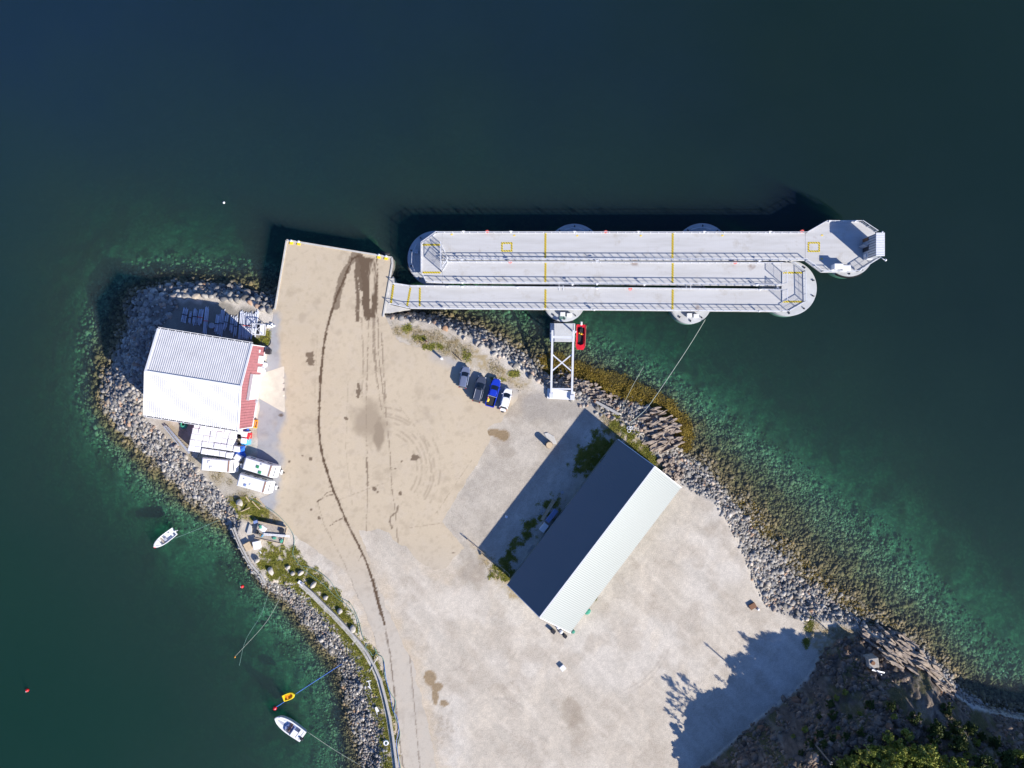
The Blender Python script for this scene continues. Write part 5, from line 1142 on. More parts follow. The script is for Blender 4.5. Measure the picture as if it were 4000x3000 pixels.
for z in (.45, .85): 
    mb = MB(); [mb.bar(W3(*a, z), W3(*b, z), .06, .12) for a, b in zip(FP, FP[1:])]; mb.build('rail', M['wood_pale'], o)
rbox('dark_crate', 2160, 2463, .8, .6, .7, -35, 'dark_metal', 'black crate with white bucket south of the pale roof', 'crate'); rbox('dark_crate', 2206, 2482, .7, .5, .6, -35, 'dark_metal', 'black crate tucked at the southern tip of the pale roof', 'crate')
for k, (px, py, lb) in enumerate([(2180,2448,'white sack nearest the ridge end at the hall south gable'),(2192,2466,'white sack in the middle of the junk at the hall south gable')]): sack('white_sack', px, py, 0, .38, M['plastic_white'], lb, 'sack')
o = thing('green_net_heap', 'heap of green netting against the east eave of the hall', 'net', W3(2303,2392,0)); 
for k in range(3): MB().ball((random.uniform(-.5, .5), random.uniform(-.6, .4), .2), .5, 10, 6, (1.2, .9, .6)).build('net_fold', M['green_net'], o)
o = thing('green_net_heap', 'small green net bundle at the southern tip of the hall', 'net', W3(2238,2466,0)); MB().ball((0, 0, .2), .4, 10, 6, (1, 1, .6)).build('net_fold', M['green_net'], o); MB().torus((0, 0, .35), .25, .05).build('rope_loop', M['rope_green'], o)
rbox('white_box', 2198, 2606, .85, .85, .45, 40, 'plastic_white', 'lone white square box on the open gravel', 'box')
rbox('rusty_box', 2938, 2366, 1.2, .9, .35, 30, 'rust', 'rusty brown box at the gravel edge near the boulders', 'box'); 
MB_ = None
o = sack('white_can', 2961, 2379, 0, .25, M['plastic_white'], 'small white can beside the rusty box', 'can')

# ------------------------------------------------------------------ platform with junk, and things on the west bank
pf = thing('wooden_platform', 'weathered plank platform loaded with fishing gear on the grass', 'platform', (*W(1058,2080,.7), 0), R(-12.5))
for k in range(14): MB().box((0, -1.45 + k * .222, .68), (5.3, .2, .07)).build('deck_plank', M['wood'], pf)
for x in (-2.2, 0, 2.2): MB().box((x, 0, .35), (.25, 3.0, .58)).build('bearer', M['wood_grey'], pf)
mb = MB(); mb.box((0, 1.5, .78), (5.4, .1, .16)); mb.box((0, -1.55, .78), (5.4, .1, .16)); mb.box((2.7, 0, .78), (.1, 3.0, .16)); mb.build('edge_board', M['wood_pale'], pf)
rbox('white_board', 1028, 2066, 1.15, 1.0, .12, -35, 'plastic_white', 'white square board lying on the wooden platform', 'board', 'board_panel', .72, False)
mb = MB(); [mb.bar(W3(1030 + k, 2084 + 5 * k, .95), W3(1131 + k, 2092 + 5 * k, .95), .13) for k in range(2)]; tag(mb.build('white_pole', M['plastic_white']), 'pair of long white poles across the wooden platform', 'pole')
for k, (px, py, m, lb) in enumerate([(1072,2101,'green_net','green rope heap at the south edge of the wooden platform'),(1100,2112,'green_net','small green net near the platform south corner'),(1018,2057,'green_net','pale green net at the north corner of the wooden platform'),(1020,2090,'orange','orange net bag on the west part of the wooden platform'),(1025,2092,'cyan','blue bag on the wooden platform next to the orange one')]):
    o = thing('gear_heap', lb, 'fishing gear', W3(px, py, .7), k)
    MB().ball((0, 0, .12), .32 if m == 'green_net' else .22, 9, 6, (1.3, .9, .5)).build('heap', M[m], o); MB().torus((.1, 0, .25), .22, .035, 12, 5, tilt=.4).build('rope_loop', M['rope_green'], o)
o = thing('tyre', 'black tyre lying on the west corner of the wooden platform', 'tyre', W3(1005,2079,.85)); MB().torus((0, 0, 0), .26, .1).build('tyre_rubber', M['black'], o, True); MB().torus((0, 0, 0), .17, .03).build('bead', M['dark_metal'], o)
rbox('black_bin', 1102, 2073, .8, .65, .3, -12, 'dark_metal', 'black tray on the east end of the wooden platform', 'tray', 'tray_body', .72); rbox('blue_bin', 1003, 2036, .7, .5, .7, 20, 'blue_steel', 'blue bin beside the north west corner of the platform', 'bin')
mb = MB(); mb.prism(toworld([(963,2085),(975,2045),(985,2055),(984,2085),(970,2087)], .2), -.1, .35); tag(mb.build('stone_slab', M['concrete'], bevel=.05), 'pale green grey upright slab by the timber wall', 'slab')
rbox('wooden_crate', 973, 2132, 1.2, 1.35, .6, 28, 'wood_pale', 'square pale wooden crate on the timber wall', 'crate')
rbox('bulk_sack', 1008, 2126, 1.15, 1.35, .9, 12, 'plastic_white', 'large white bulk sack next to the wooden crate', 'bulk sack')
rbox('white_trough', 1178, 2276, 1.1, .55, .4, -35, 'plastic_white', 'white oblong trough at the head of the low wall', 'trough'); rbox('white_plank', 1018, 2157, .5, .2, .1, -60, 'plastic_white', 'small white offcut below the bulk sack', 'offcut', 'offcut_body', 0, False)
o = thing('metal_trestle', 'white metal frame lying on the stones by the low wall', 'frame'); MB().bar(W3(1438,2680,0), W3(1448,2690,0), .15).bar(W3(1440,2660,0), W3(1446,2688,0), .12).build('frame_bar', M['white'], o); MB().bar(W3(1432,2662,.05), W3(1450,2658,.05), .15).build('cross_bar', M['white'], o)
o = thing('broken_board', 'white broken board on the dark stones further down the shore', 'board'); MB().bar(W3(1468,2762,.05), W3(1478,2780,.05), .4, .1).build('board_panel', M['white'], o); MB().bar(W3(1466,2768,.1), W3(1474,2790,.1), .1).build('batten', M['white'], o)
o = thing('white_buoy_ring', 'white ring float with green rope on the stones at the bottom left shore', 'ring float', W3(1508,2900,0)); MB().torus((0, 0, .15), .38, .13).build('ring', M['plastic_white'], o, True); MB().torus((.1, .25, .2), .3, .05).build('rope_loop', M['rope_green'], o)
o = thing('timber_beam', 'long grey timber beam lying on the rocks east of the gangway', 'beam'); MB().bar(W3(2325,1568,-.3), W3(2418,1618,.1), .45, .3).build('beam_body', M['wood_grey'], o); MB().box((*W(2325,1568), -.28), (.25, .5, .32), R(-28)).build('iron_shoe', M['rust'], o)
o = thing('rope_heap', 'small heap of white rope on dry grass by the rocky point', 'rope heap', W3(2460,1675,0)); [MB().torus((random.uniform(-.3, .3), random.uniform(-.4, .4), .1 + .06 * k), .28, .05, 14, 5).build('coil', M['plastic_white'], o, True) for k in range(5)]
rope('loose_line', [W3(2435,1650,.05), W3(2440,1668,.05), W3(2422,1678,.05), W3(2436,1690,.05), W3(2442,1700,.05), W3(2425,1690,.05)], .03, M['rope_pale'], 'loose pale line curling over the dry grass')
for nm, pts, lb in [('driftwood', [(960,1940),(975,1960)], 'short pale plank in the grass just south of the caravans'), ('driftwood', [(1000,1945),(1035,1978)], 'long thin driftwood along the asphalt edge below the caravans'), ('driftwood', [(985,1958),(1000,1975),(1016,1990)], 'bent driftwood stick in the green grass below the caravans')]:
    tag(MB().tube([W3(*p, .08) for p in pts], .1, 7).build(nm, M['wood_pale']), lb, 'driftwood')

# beacon on the rocky headland, telegraph pole on the hill
def ground_z(x, y): return float(height(np.array([x]), np.array([y]))[0])
x, y = W(3400, 2580, 3); gz = ground_z(x, y)
o = thing('navigation_beacon', 'pale square concrete beacon base with leaning white board on the rocky headland', 'beacon', (x, y, gz), R(8))
MB().box((0, 0, .7), (1.8, 1.8, 2.2)).build('plinth', mat('weathered_plinth', (0.33, 0.31, 0.28), .9, var=.3, vs=2, bump=.4), o, bevel=.12); MB().cyl((-.2, .1), .35, 1.8, 2.0, 14).build('lantern_seat', M['rust'], o)
MB().bar((-.6, -1.0, 2.0), (1.6, -1.9, 1.8), .25, .12).build('warning_board', M['white'], o); MB().cyl((-.9, -.2), .09, 1.5, 6.0, 10).build('mast', M['galv'], o)
x, y = W(3118, 2829, 0); gz = ground_z(x, y)
o = thing('utility_pole', 'slim wooden utility pole on the shaded hillside', 'utility pole', (x, y, gz - .3)); hh = 14.0 - gz
MB().cyl((0, 0), .15, 0, hh, 10, .1).build('pole_shaft', M['bark'], o); MB().box((0, 0, hh - .5), (.5, .08, .08), R(50)).build('crossarm', M['bark'], o)
for s in (-.2, .2): MB().cyl((s * .64, s * .77), .04, hh - .45, hh - .25, 8).build('insulator', M['white'], o)

# ------------------------------------------------------------------ rocks
def rock_geo(n=0, seed=0, flat=.7):
    """angular stone: jittered icosahedron / subdivided, returns verts, faces"""
    rg = np.random.default_rng(seed); p = (1 + 5 ** .5) / 2
    v = np.array([(-1,p,0),(1,p,0),(-1,-p,0),(1,-p,0),(0,-1,p),(0,1,p),(0,-1,-p),(0,1,-p),(p,0,-1),(p,0,1),(-p,0,-1),(-p,0,1)], float); v /= np.linalg.norm(v[0])
    f = [(0,11,5),(0,5,1),(0,1,7),(0,7,10),(0,10,11),(1,5,9),(5,11,4),(11,10,2),(10,7,6),(7,1,8),(3,9,4),(3,4,2),(3,2,6),(3,6,8),(3,8,9),(4,9,5),(2,4,11),(6,2,10),(8,6,7),(9,8,1)]
    for _ in range(n):
        v = list(map(tuple, v)); cache = {}; nf = []
        def mid(a, b):
            k = (min(a, b), max(a, b))
            if k not in cache:
                m_ = (np.array(v[a]) + np.array(v[b])) / 2; v.append(tuple(m_ / np.linalg.norm(m_))); cache[k] = len(v) - 1
            return cache[k]
        for a, b, c in f:
            x_, y_, z_ = mid(a, b), mid(b, c), mid(c, a); nf += [(a, x_, z_), (b, y_, x_), (c, z_, y_), (x_, y_, z_)]
        f = nf; v = np.array(v)
    # clip by random planes to get facets
    for _ in range(9 if n else 4):
        d = rg.normal(size=3); d /= np.linalg.norm(d); h = rg.uniform(.55, .8); s_ = v @ d; v = v - np.outer(np.maximum(s_ - h, 0), d)
    v *= rg.uniform(.8, 1.2, (1, 3)); v[:, 2] *= flat; v += rg.normal(0, .03, v.shape)
    return v, np.array(f)
protos = []
for k in range(14):
    v, f = rock_geo(1, k, .75); protos.append(np_mesh('boulder', v, f, [M['boulder']]).data)
for o in [o for o in COL.objects if o.name.startswith('boulder')]: bpy.data.objects.remove(o)
occupied = []
def place_rocks(poly, n, smin, smax, lb, group, mind=.75, zlift=.12, tries=60):
    pw = toworld(poly, -1); xs_ = [p[0] for p in pw]; ys_ = [p[1] for p in pw]; got = 0; T = 0
    while got < n and T < n * tries:
        T += 1; x, y = random.uniform(min(xs_), max(xs_)), random.uniform(min(ys_), max(ys_))
        if not inside(np.array([x]), np.array([y]), pw)[0]: continue
        s = random.uniform(smin, smax) * (1 if random.random() < .75 else .75)
        if any((x - a) ** 2 + (y - b) ** 2 < ((s + c) * mind) ** 2 for a, b, c in occupied): continue
        occupied.append((x, y, s)); got += 1
        o = bpy.data.objects.new('boulder', random.choice(protos)); COL.objects.link(o)
        z = max(ground_z(x, y), -4.5)
        o.location = (x, y, z + s * zlift); o.rotation_euler = (random.uniform(-.4, .4), random.uniform(-.4, .4), random.uniform(0, 6.28)); o.scale = (s * random.uniform(.85, 1.2), s * random.uniform(.8, 1.1), s)
        tag(o, lb, 'boulder', group)
place_rocks([(540,1140),(620,1112),(760,1104),(900,1116),(1000,1142),(1072,1165),(1068,1222),(1010,1200),(930,1178),(800,1165),(700,1160),(610,1175),(560,1220),(520,1240)], 84, .6, .92, 'angular grey boulder in the bank behind the pipe bundles', 'boulders of the north west bank', .6)
place_rocks([(500,1250),(545,1260),(530,1440),(510,1520),(440,1540),(430,1420),(490,1340)], 40, .35, .6, 'grey boulder on the shaded bank west of the shed', 'boulders of the west bank', .7)
place_rocks([(400,1520),(505,1520),(540,1610),(600,1670),(560,1760),(460,1680),(405,1600)], 44, .3, .6, 'pale sunlit boulder on the bank south west of the shed', 'boulders of the south west bank', .7)
place_rocks([(1520,1222),(1650,1238),(1720,1248),(1850,1285),(1960,1345),(2060,1410),(2120,1460),(2090,1490),(2000,1425),(1880,1355),(1780,1305),(1660,1262),(1540,1245)], 64, .35, .75, 'pale angular rock along the bank between quay and gangway', 'boulders of the north bank', .68)
place_rocks([(2960,2210),(3060,2230),(3180,2330),(3220,2400),(3130,2420),(3020,2375),(2960,2300)], 34, .3, .62, 'rounded pale boulder in the cluster near the rusty box', 'boulders of the east bank', .7)
place_rocks([(2230,1540),(2330,1560),(2400,1600),(2440,1640),(2400,1650),(2300,1600),(2230,1570)], 16, .3, .6, 'rock among the rubble right of the gangway block', 'rocks by the gangway', .7)
for px, py, s, lb in [(1004,2190,.75,'tall round white boulder on the edge of the timber wall'),(1057,2232,.75,'round white boulder standing inland of the timber wall'),(1125,2217,.5,'small pale boulder casting a dark shadow on the green grass'),(1174,2238,.65,'tan boulder in the middle of the green grass'),(1142,2240,.5,'white boulder at the top of the low wall'),(1224,2286,.8,'large tan boulder on the grass beside the hoses'),(1272,2334,.55,'white pointed boulder on the low wall edge'),(1325,2390,.65,'white narrow boulder beside the low wall'),(1376,2456,.75,'long pale boulder on the grass near the track'),(938,1965,.8,'flat cream boulder just behind the caravans'),(1918,1428+0,.0,'')]:
    if s == 0: continue
    x, y = W(px, py, .4); o = bpy.data.objects.new('boulder', random.choice(protos)); COL.objects.link(o); o.location = (x, y, s * .45); o.scale = (s, s * .85, s * 1.1); o.rotation_euler = (0, 0, random.uniform(0, 6))
    tag(o, lb, 'boulder', 'single boulders on the grassy bank')
    ms_ = o.data.copy(); o.data = ms_; ms_.materials.clear(); ms_.materials.append(M['stone_white'] if 'stone_white' in M else M.setdefault('stone_white', mat('pale_granite', (0.44, 0.41, 0.36), .9, var=.3, vs=3, bump=.5)))

# rubble as stuff
def scatter(N_, pts_fn, sizes, name, m, label, cat, nsub=0, flat=.6, lift=.0):
    geos = [rock_geo(nsub, 100 + k, flat) for k in range(8)]
    P, S = pts_fn(N_); Vs = []; Fs = []; off = 0
    for g_i, (gv, gf) in enumerate(geos):
        idx = np.arange(g_i, len(P), 8); n = len(idx)
        if n == 0: continue
        a = RNG.uniform(0, 6.28, n); s = S[idx]
        ca, sa = np.cos(a), np.sin(a); sc_ = np.stack([s * RNG.uniform(.75, 1.3, n), s * RNG.uniform(.7, 1.1, n), s * RNG.uniform(.7, 1.1, n)], -1)
        v = gv[None] * sc_[:, None]; tl = RNG.uniform(-.5, .5, (n, 1)); v2 = v.copy(); v2[..., 2] = v[..., 2] + tl * v[..., 0] * .5
        x = v2[..., 0] * ca[:, None] - v2[..., 1] * sa[:, None]; y = v2[..., 0] * sa[:, None] + v2[..., 1] * ca[:, None]
        vv = np.stack([x, y, v2[..., 2]], -1) + P[idx][:, None]
        Vs.append(vv.reshape(-1, 3)); Fs.append((gf[None] + (np.arange(n) * len(gv))[:, None, None]).reshape(-1, 3) + off); off += n * len(gv)
    o = np_mesh(name, np.concatenate(Vs), np.concatenate(Fs), [m]); return tag(o, label, cat, kind='stuff')
hx = xs; hy = ys
def zat(x, y):
    i = np.clip(np.searchsorted(hx, x) - 1, 0, len(hx) - 2); j = np.clip(np.searchsorted(hy, y) - 1, 0, len(hy) - 2)
    fx = (x - hx[i]) / (hx[i + 1] - hx[i]); fy = (y - hy[j]) / (hy[j + 1] - hy[j])
    return (Z[j, i] * (1 - fx) + Z[j, i + 1] * fx) * (1 - fy) + (Z[j + 1, i] * (1 - fx) + Z[j + 1, i + 1] * fx) * fy
BANKW = [(540,1200),(700,1165),(690,1200),(630,1275),(600,1300),(560,1450),(560,1640),(640,1700),(700,1760),(640,1760),(500,1600),(515,1430)]
def shore_pts(n):
    P = []; S = []; tot = 0
    while tot < n:
        x = RNG.uniform(-88, 97, 60000); y = RNG.uniform(-75, 25, 60000); z = zat(x, y)
        px = x * F / H + 2000; py = -y * F / H + 1500
        hil = inside(x, y, H0W)
        dens = np.where(z > -.08, 0, np.where(z > -3.0, 1.0, np.where(z > -5.0, .45, np.where(z > -6.0, .15, 0))))
        dens = np.where((z > -.5) & (z <= -.08), .5, dens); dens[hil] = 0
        dens = np.where(inside(px, py, BANKW) & (z > -.5), .75, dens); dens = np.where((px < 1080) & (py < 1240) & (z > -2.8), dens * .55, dens)
        qy = inside(x, y, toworld(QP, 0)); dens[qy | inside(px, py, YARD)] = 0
        land = z > -2.7
        base = np.where((px < 1100) & (py < 1700), .34, np.where((px < 1600) & (py > 2250), .17, np.where(px < 1100, .24, np.where(px < 2250, .3, .22))))
        base = np.where((px > 2950) & (py > 2150), .27, base)
        dens = dens * np.clip((.24 / base) ** 1.2, .6, 1.5)
        k = RNG.random(len(x)) < dens; s = base[k] * RNG.lognormal(0, .42, k.sum()); s = np.clip(s, .08, .62)
        P.append(np.stack([x[k], y[k], z[k] + s * .1], -1)); S.append(s); tot += k.sum()
    P = np.concatenate(P)[:n]; S = np.concatenate(S)[:n]; return P, S
scatter(36000, shore_pts, None, 'rubble', M['rubble'], 'grey rubble and cobbles covering the shore banks', 'rubble')

def hill_pts(n):
    x = RNG.uniform(30, 98, 60000); y = RNG.uniform(-75, -42, 60000); z = zat(x, y); k = inside(x, y, H0W) & (z > .25) & (fbm(x, y, 5, 4, 201) > .38)
    x, y, z = x[k][:n], y[k][:n], z[k][:n]; s = np.clip(.24 * RNG.lognormal(0, .6, len(x)), .08, 1.1); return np.stack([x, y, z - s * .1], -1), s
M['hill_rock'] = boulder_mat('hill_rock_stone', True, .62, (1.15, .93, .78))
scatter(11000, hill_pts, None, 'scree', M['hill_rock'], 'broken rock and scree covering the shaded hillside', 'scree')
# layered rock outcrops
def outcrop(name, poly, n, ang, lb, zfn, lmin, lmax, col_='rubble', lift=.2):
    pw = toworld(poly, -.5); xs_ = [p[0] for p in pw]; ys_ = [p[1] for p in pw]; mb = MB(); c = 0; tr_ = 0
    while c < n and tr_ < n * 40:
        tr_ += 1
        x, y = random.uniform(min(xs_), max(xs_)), random.uniform(min(ys_), max(ys_))
        if not inside(np.array([x]), np.array([y]), pw)[0]: continue
        c += 1; L = random.uniform(lmin * .6, lmax * .75); w_ = random.uniform(.2, .9); h = random.uniform(.25, .8); a = R(ang + random.gauss(0, 9)); z = zfn(x, y) + random.uniform(-.2, lift)
        pts = []; m_ = 6
        for i in range(m_ + 1):
            t_ = i / m_ * 2 - 1; pts.append((t_ * L / 2 + random.uniform(-.12, .12), w_ / 2 * (1 - abs(t_) ** 7 * .7) * random.uniform(.65, 1.2)))
        ring = [(px_, py_) for px_, py_ in pts] + [(px_, -py_ * random.uniform(.6, 1)) for px_, py_ in pts[::-1]]
        bot = [(x + u * math.cos(a) - v * math.sin(a), y + u * math.sin(a) + v * math.cos(a)) for u, v in ring]
        n_ = len(bot); tilt = random.uniform(-.15, .25)
        vs = [(p[0], p[1], z - .5) for p in bot] + [(x + (p[0] - x) * .9, y + (p[1] - y) * .85, z + h + tilt * (p[1] - y) + random.uniform(-.08, .08)) for p in bot]
        mb.add(vs, [tuple(range(n_))[::-1], tuple(range(n_, 2 * n_))] + [(i, (i + 1) % n_, n_ + (i + 1) % n_, n_ + i) for i in range(n_)])
    return tag(mb.build(name, M[col_]), lb, 'rock outcrop')
M['strata'] = mat('layered_schist', (0.3, 0.245, 0.2), .85, var=.35, vs=1.4, bump=.7, bs=5, dirt=(0.5, 0.42, 0.33), dirt_amt=.8)
outcrop('rock_outcrop', [(2500,1640),(2560,1590),(2620,1620),(2660,1680),(2665,1745),(2600,1775),(2540,1740)], 110, 20, 'layered grey brown rock outcrop on the point north east of the hall', lambda x, y: max(ground_z(x, y), -2.2), 1.2, 4.2, 'strata')
outcrop('rock_outcrop', [(2190,1440),(2260,1465),(2350,1510),(2420,1545),(2400,1590),(2320,1560),(2240,1520),(2180,1480)], 90, 5, 'broken tan ledges of rock between the gangway and the seaweed', lambda x, y: max(ground_z(x, y), -2.3), .7, 2.0, 'strata', .15)
outcrop('rock_outcrop', [(3330,2460),(3450,2455),(3560,2500),(3650,2590),(3720,2680),(3690,2720),(3600,2640),(3520,2590),(3440,2560)], 130, -38, 'tilted orange brown rock strata on the headland by the beacon', ground_z, 1.5, 5.0, 'strata', .3)
outcrop('rock_outcrop', [(2560,1790),(2640,1790),(2680,1850),(2660,1900),(2620,1870),(2580,1830)], 45, 40, 'small tan rocks at the north eastern corner of the hall', lambda x, y: max(ground_z(x, y), -1.5), .6, 1.8, 'strata', .15)

# seaweed and grass as stuff
def blades(name, m, P, hgt, wid, label, cat, per=5, spread=.25, flatk=1.0):
    n = len(P) * per; base = np.repeat(P, per, 0); base = base + np.c_[RNG.normal(0, spread, (n, 2)), np.zeros(n)]
    a = RNG.uniform(0, 6.28, n); lean = RNG.uniform(.2, 1.0, n) * hgt * 1.2; h = RNG.uniform(.4, 1.0, n) * hgt; w_ = RNG.uniform(.5, 1.2, n) * wid
    dx, dy = np.cos(a), np.sin(a)
    v0 = base + np.c_[-dy * w_, dx * w_, np.full(n, -.02)]; v1 = base + np.c_[dy * w_, -dx * w_, np.full(n, -.02)]; v2 = base + np.c_[dx * lean, dy * lean, h * flatk]
    V = np.stack([v0, v1, v2], 1).reshape(-1, 3); Fq = np.arange(n * 3).reshape(-1, 3)
    return tag(np_mesh(name, V, Fq, [m]), label, cat, kind='stuff')
def sample_mask(mask, n):
    w_ = mask[len(outs):-len(outs), len(outs):-len(outs)]; idx = RNG.choice(w_.size, n, p=(w_ / w_.sum()).ravel()); j, i = np.unravel_index(idx, w_.shape)
    x = xs[len(outs) + i] + RNG.uniform(-.13, .13, n); y = ys[len(outs) + j] + RNG.uniform(-.13, .13, n)
    return np.stack([x, y, zat(x, y)], -1)
yardw = toworld(YARD, 0)
notyard = ~(inside(X, Y, yardw)) & ~inside(X, Y, toworld(QP, 0))
blades('grass', M['grass'], sample_mask((gm * (Z > -.8) * notyard * (1 - hin)) + 1e-12, 26000), .22, .07, 'yellow green grass tufts along the west bank and around the hall', 'grass', 4, .14)
dm = dry * smooth(.45, .6, med) * notyard * (Z > -.8) * (1 - hin) + hm * (.08 + .5 * hg) * (Z > .3)
M['dry'] = leaf_mat('dry_grass', (0.28, 0.22, 0.11), (0.2, 0.17, 0.09), (0.14, 0.15, 0.05))
blades('dry_grass', M['dry'], sample_mask(dm + 1e-12, 16000), .2, .05, 'dry straw coloured grass and heather on the banks and hillside', 'dry grass', 3, .25)
swm = pmask(SEAW, 10, 22, 26, 75) * (Z < -1.7) * (Z > -4.4) + .03 * pmask(SEAW2, 30, 40, 40, 76) * (Z < -2.0) * (Z > -4)
P = sample_mask(swm + 1e-12, 17000); P[:, 2] = np.clip(P[:, 2], -3.1, -1.9) + RNG.uniform(0, .3, len(P))
blades('seaweed', M['weed'], P, .3, .13, 'olive brown seaweed fringing the rocky point', 'seaweed', 4, .28, .5)

# ------------------------------------------------------------------ trees and bushes
def make_crown(r, h, n, leaf, seed, m, conif=False):
    rg = np.random.default_rng(seed); C = []; 
    nc = int(16 + r * 7)
    for k in range(nc):
        u = rg.random(); th_ = rg.uniform(0, 6.28)
        if conif: zz = u * h; rad = r * (1 - u) * rg.uniform(.4, 1)
        else: zz = h * (.15 + .85 * u); rad = r * math.sin(math.pi * (.18 + .72 * u)) * rg.uniform(.35, 1.0)
        C.append((rad * math.cos(th_), rad * math.sin(th_), zz, r * rg.uniform(.16, .34)))
    C = np.array(C); ci = rg.integers(0, nc, n); d = rg.normal(size=(n, 3)); d /= np.linalg.norm(d, axis=1)[:, None]
    P = C[ci, :3] + d * (C[ci, 3] * rg.uniform(.4, 1.15, n))[:, None] * np.array((1, 1, .7))
    u = rg.normal(size=(n, 3)); u /= np.linalg.norm(u, axis=1)[:, None]; v = np.cross(u, rg.normal(size=(n, 3))); v /= np.linalg.norm(v, axis=1)[:, None]
    s = leaf * rg.uniform(.6, 1.3, n)[:, None]
    V = np.stack([P - u * s, P + v * s * .6, P + u * s, P - v * s * .6], 1).reshape(-1, 3)
    return V, np.arange(n * 4).reshape(-1, 4), C
def make_tree(name, r, h, n, leaf, seed, m, conif=False):
    root = thing(name, 'x', 'tree')
    V, Fq, C = make_crown(r, h * .85, n, leaf, seed, m, conif); V[:, 2] += h * .18
    cr = np_mesh('crown', V, Fq, [m]); cr.parent = root
    mb = MB(); mb.tube([(0, 0, -.6), (.05, 0, h * .3), (-.05, .05, h * .6), (0, 0, h * .95)], [.05 * r + .06, .04 * r + .05, .03 * r + .03, .02], 8)
    for c in C[::3]: mb.tube([(0, 0, h * .25 + c[2] * .35), (c[0] * .6, c[1] * .6, h * .18 + c[2] * .85), (c[0], c[1], c[2] + h * .18)], [.05, .03, .015], 5)
    mb.build('trunk', M['bark'], root); return root
tp = [make_tree('birch_tree', 1.9, 4.2, 2600, .17, 1, M['leaf']), make_tree('birch_tree', 1.5, 3.4, 1900, .16, 2, M['leaf']), make_tree('birch_tree', 1.15, 2.4, 1300, .15, 3, M['leaf']),
      make_tree('dark_bush', 1.6, 2.4, 1900, .18, 4, M['needle']), make_tree('spruce_tree', 1.1, 4.6, 2200, .15, 5, M['needle'], True),
      make_tree('thin_sapling', 1.0, 4.4, 420, .13, 6, M['leaf'])]
first = [True] * 6
treelist = [(3450,2805,0,1.1),(3500,2830,1,1.2),(3560,2850,0,1.15),(3610,2880,0,.95),(3395,2850,1,1.0),(3445,2890,0,1.0),(3520,2900,1,1.1),(3380,2920,2,1.3),(3480,2950,0,.9),(3570,2930,1,1.0),(3330,2890,2,1.1),(3420,2760,2,.9),(3340,2760,2,.9),(3290,2860,2,1.0),(3610,2800,3,1.0),(3680,2860,3,1.2),(3740,2910,3,1.1),(3800,2870,3,1.0),(3860,2920,3,1.3),(3920,2900,3,1.0),(3960,2960,3,1.2),(3620,2710,3,.7),(3540,2750,3,.9),(3460,2710,3,.7),(3700,2780,3,.8),(3390,2680,3,.6),(3240,2840,3,.7),(3160,2900,3,.8),(3060,2960,3,.8),
            (3262,2795,5,.8),(3235,2806,5,.6),(3310,2790,5,.6),(3350,2775,4,.4),(3200,2838,5,.5),(3170,2850,5,.65),(3130,2872,4,.35),(3095,2900,5,.5),(3060,2925,5,.45),(3020,2955,5,.95),(2985,2985,5,1.25),(2960,3008,5,.9),(2935,3020,5,.8),(2915,3045,5,.7),(2900,3070,2,1.0),(2800,2990,2,1.1),(2765,3010,2,1.2),(2735,3025,2,1.0),(2790,3020,2,.9),(3400,2780,4,.55),(3440,2790,4,.5),
            (3560,3000,0,1.2),(3640,2960,0,1.1),(3480,3020,0,1.2),(3400,3000,0,1.0),(3700,3000,3,1.4),(3800,3000,3,1.4),(3900,3020,3,1.4),(3330,2970,1,1.1),(3250,2930,2,1.2),(3300,3010,1,1.2)]
def inpoly(p, poly): return bool(inside(np.array([p[0]]), np.array([p[1]]), poly)[0])
def sprinkle(n, poly, kinds, s0, s1, md):
    c = 0; k_ = 0
    while c < n and k_ < 4000:
        k_ += 1; p = (random.uniform(2700, 4000), random.uniform(2500, 3000))
        if not inpoly(p, poly) or any(math.hypot(p[0] - q[0], p[1] - q[1]) < md for q in treelist): continue
        treelist.append((p[0], p[1], random.choice(kinds), random.uniform(s0, s1))); c += 1
sprinkle(24, [(3210,2815),(3300,2780),(3380,2765),(3470,2795),(3500,2900),(3180,2900)], [0, 0, 1, 1, 2], .7, 1.05, 20)
sprinkle(22, [(2980,2880),(3100,2770),(3200,2680),(3300,2620),(3400,2700),(3380,2750),(3200,2800),(3050,2900)], [2, 3, 3], .3, .6, 22)
sprinkle(24, [(3480,2780),(3600,2740),(3700,2790),(3880,2850),(3960,2950),(3700,2960),(3540,2880)], [3, 3, 2], .5, 1.0, 24)
order = {}
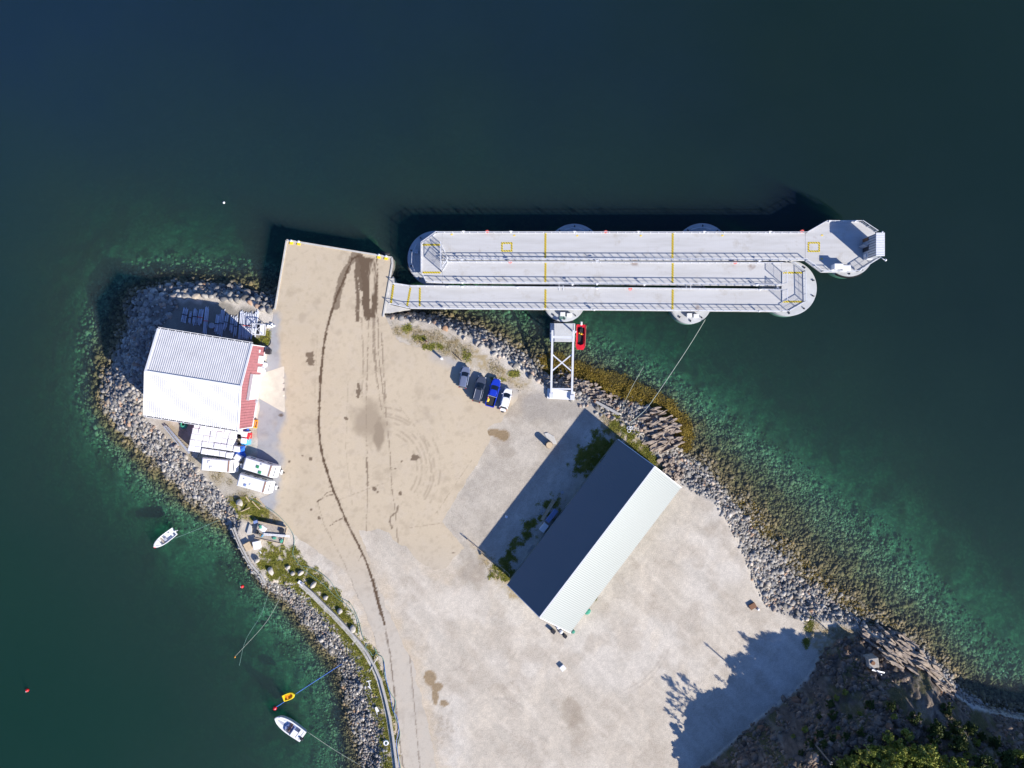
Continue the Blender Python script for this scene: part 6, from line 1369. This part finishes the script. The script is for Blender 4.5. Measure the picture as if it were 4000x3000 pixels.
for px, py, k, s in sorted(treelist):
    x, y = W(px, py, 0); z = ground_z(x, y); order[k] = order.get(k, 0) + 1
    kind = ['tall sunlit birch with yellow green leaves', 'medium birch with light green leaves', 'small leafy green bush', 'dark shaded bush', 'narrow dark spruce', 'thin sparse sapling'][k]
    where = 'hanging over the headland' if px > 3600 else ('on the crest of the hill' if py < 2830 else ('at the foot of the hill by the gravel' if px < 2820 else 'high on the rocky hill'))
    nth_old = ['leftmost', 'second from left', 'third from left', 'fourth from left', 'fifth from left', 'sixth from left', 'seventh from left', 'eighth from left', 'ninth from left', 'tenth from left', 'eleventh from left', 'twelfth from left', 'thirteenth from left', 'fourteenth from left', 'fifteenth from left', 'sixteenth from left', 'seventeenth from left', 'eighteenth from left', 'nineteenth from left', 'twentieth from left', 'twenty-first from left', 'twenty-second from left', 'twenty-third from left', 'twenty-fourth from left', 'twenty-fifth from left']
    tens = ['', 'twenty-', 'thirty-', 'forty-']; on_ = ['', 'first', 'second', 'third', 'fourth', 'fifth', 'sixth', 'seventh', 'eighth', 'ninth']
    q_ = order[k]; nth = nth_old[q_ - 1] if q_ <= 25 else (tens[q_ // 10 - 1] + on_[q_ % 10] if q_ % 10 else ['', '', 'thirtieth', 'fortieth'][q_ // 10 - 1]) + ' from left'
    lb = f'{kind} {where}, {nth}'; rz = random.uniform(0, 6)
    if first[k]:
        o = tp[k]; o.location = (x, y, z - .1); o.rotation_euler = (0, 0, rz); o.scale = (s,) * 3; o['label'] = lb; first[k] = False
    else: o = copy_tree(tp[k], (x, y, z - .1), rz, lb, s)
    o['group'] = 'trees and bushes on the hill'; o['category'] = 'bush' if k in (2, 3) else 'tree'

# ------------------------------------------------------------------ light, sky, camera
AZ, EL = R(-41.0), R(31.0)       # direction towards the sun in the XY plane
sx, sy, sz = math.cos(AZ) * math.cos(EL), math.sin(AZ) * math.cos(EL), math.sin(EL)
sl = bpy.data.lights.new('sun', 'SUN'); sl.energy = 5.0; sl.angle = R(.5); sl.color = (1.0, .925, .82)
so = bpy.data.objects.new('sun', sl); COL.objects.link(so)
from mathutils import Vector
so.rotation_euler = Vector((sx, sy, sz)).to_track_quat('Z', 'Y').to_euler(); so.location = (60, -60, 80)
w = bpy.data.worlds.new('World'); SC.world = w; w.use_nodes = True; t = w.node_tree
bg = t.nodes['Background']; sk = t.nodes.new('ShaderNodeTexSky'); sk.sky_type = 'NISHITA'; sk.sun_disc = False; sk.sun_elevation = EL; sk.sun_rotation = math.pi / 2 - AZ
sk.air_density = 1.0; sk.dust_density = .4; sk.ozone_density = 3.5
t.links.new(mixc(t, 1.0, sk.outputs[0], (0.66, 0.83, 1.2), 'MULTIPLY'), bg.inputs[0]); bg.inputs[1].default_value = 0.085
cam = bpy.data.cameras.new('camera'); co = bpy.data.objects.new('camera', cam); COL.objects.link(co)
co.location = (0, 0, H); co.rotation_euler = (0, 0, 0); cam.sensor_width = 36; cam.lens = 36 * F / 4000; cam.clip_end = 6000; cam.clip_start = 1
SC.camera = co
SC.view_settings.view_transform = 'Standard'; SC.view_settings.look = 'None'; SC.view_settings.exposure = 0.64; SC.view_settings.gamma = 1
SC.cycles.use_denoising = True; SC.cycles.max_bounces = 5; SC.cycles.diffuse_bounces = 3; SC.cycles.glossy_bounces = 2; SC.cycles.transparent_max_bounces = 12
SC.cycles.caustics_reflective = False; SC.cycles.caustics_refractive = False
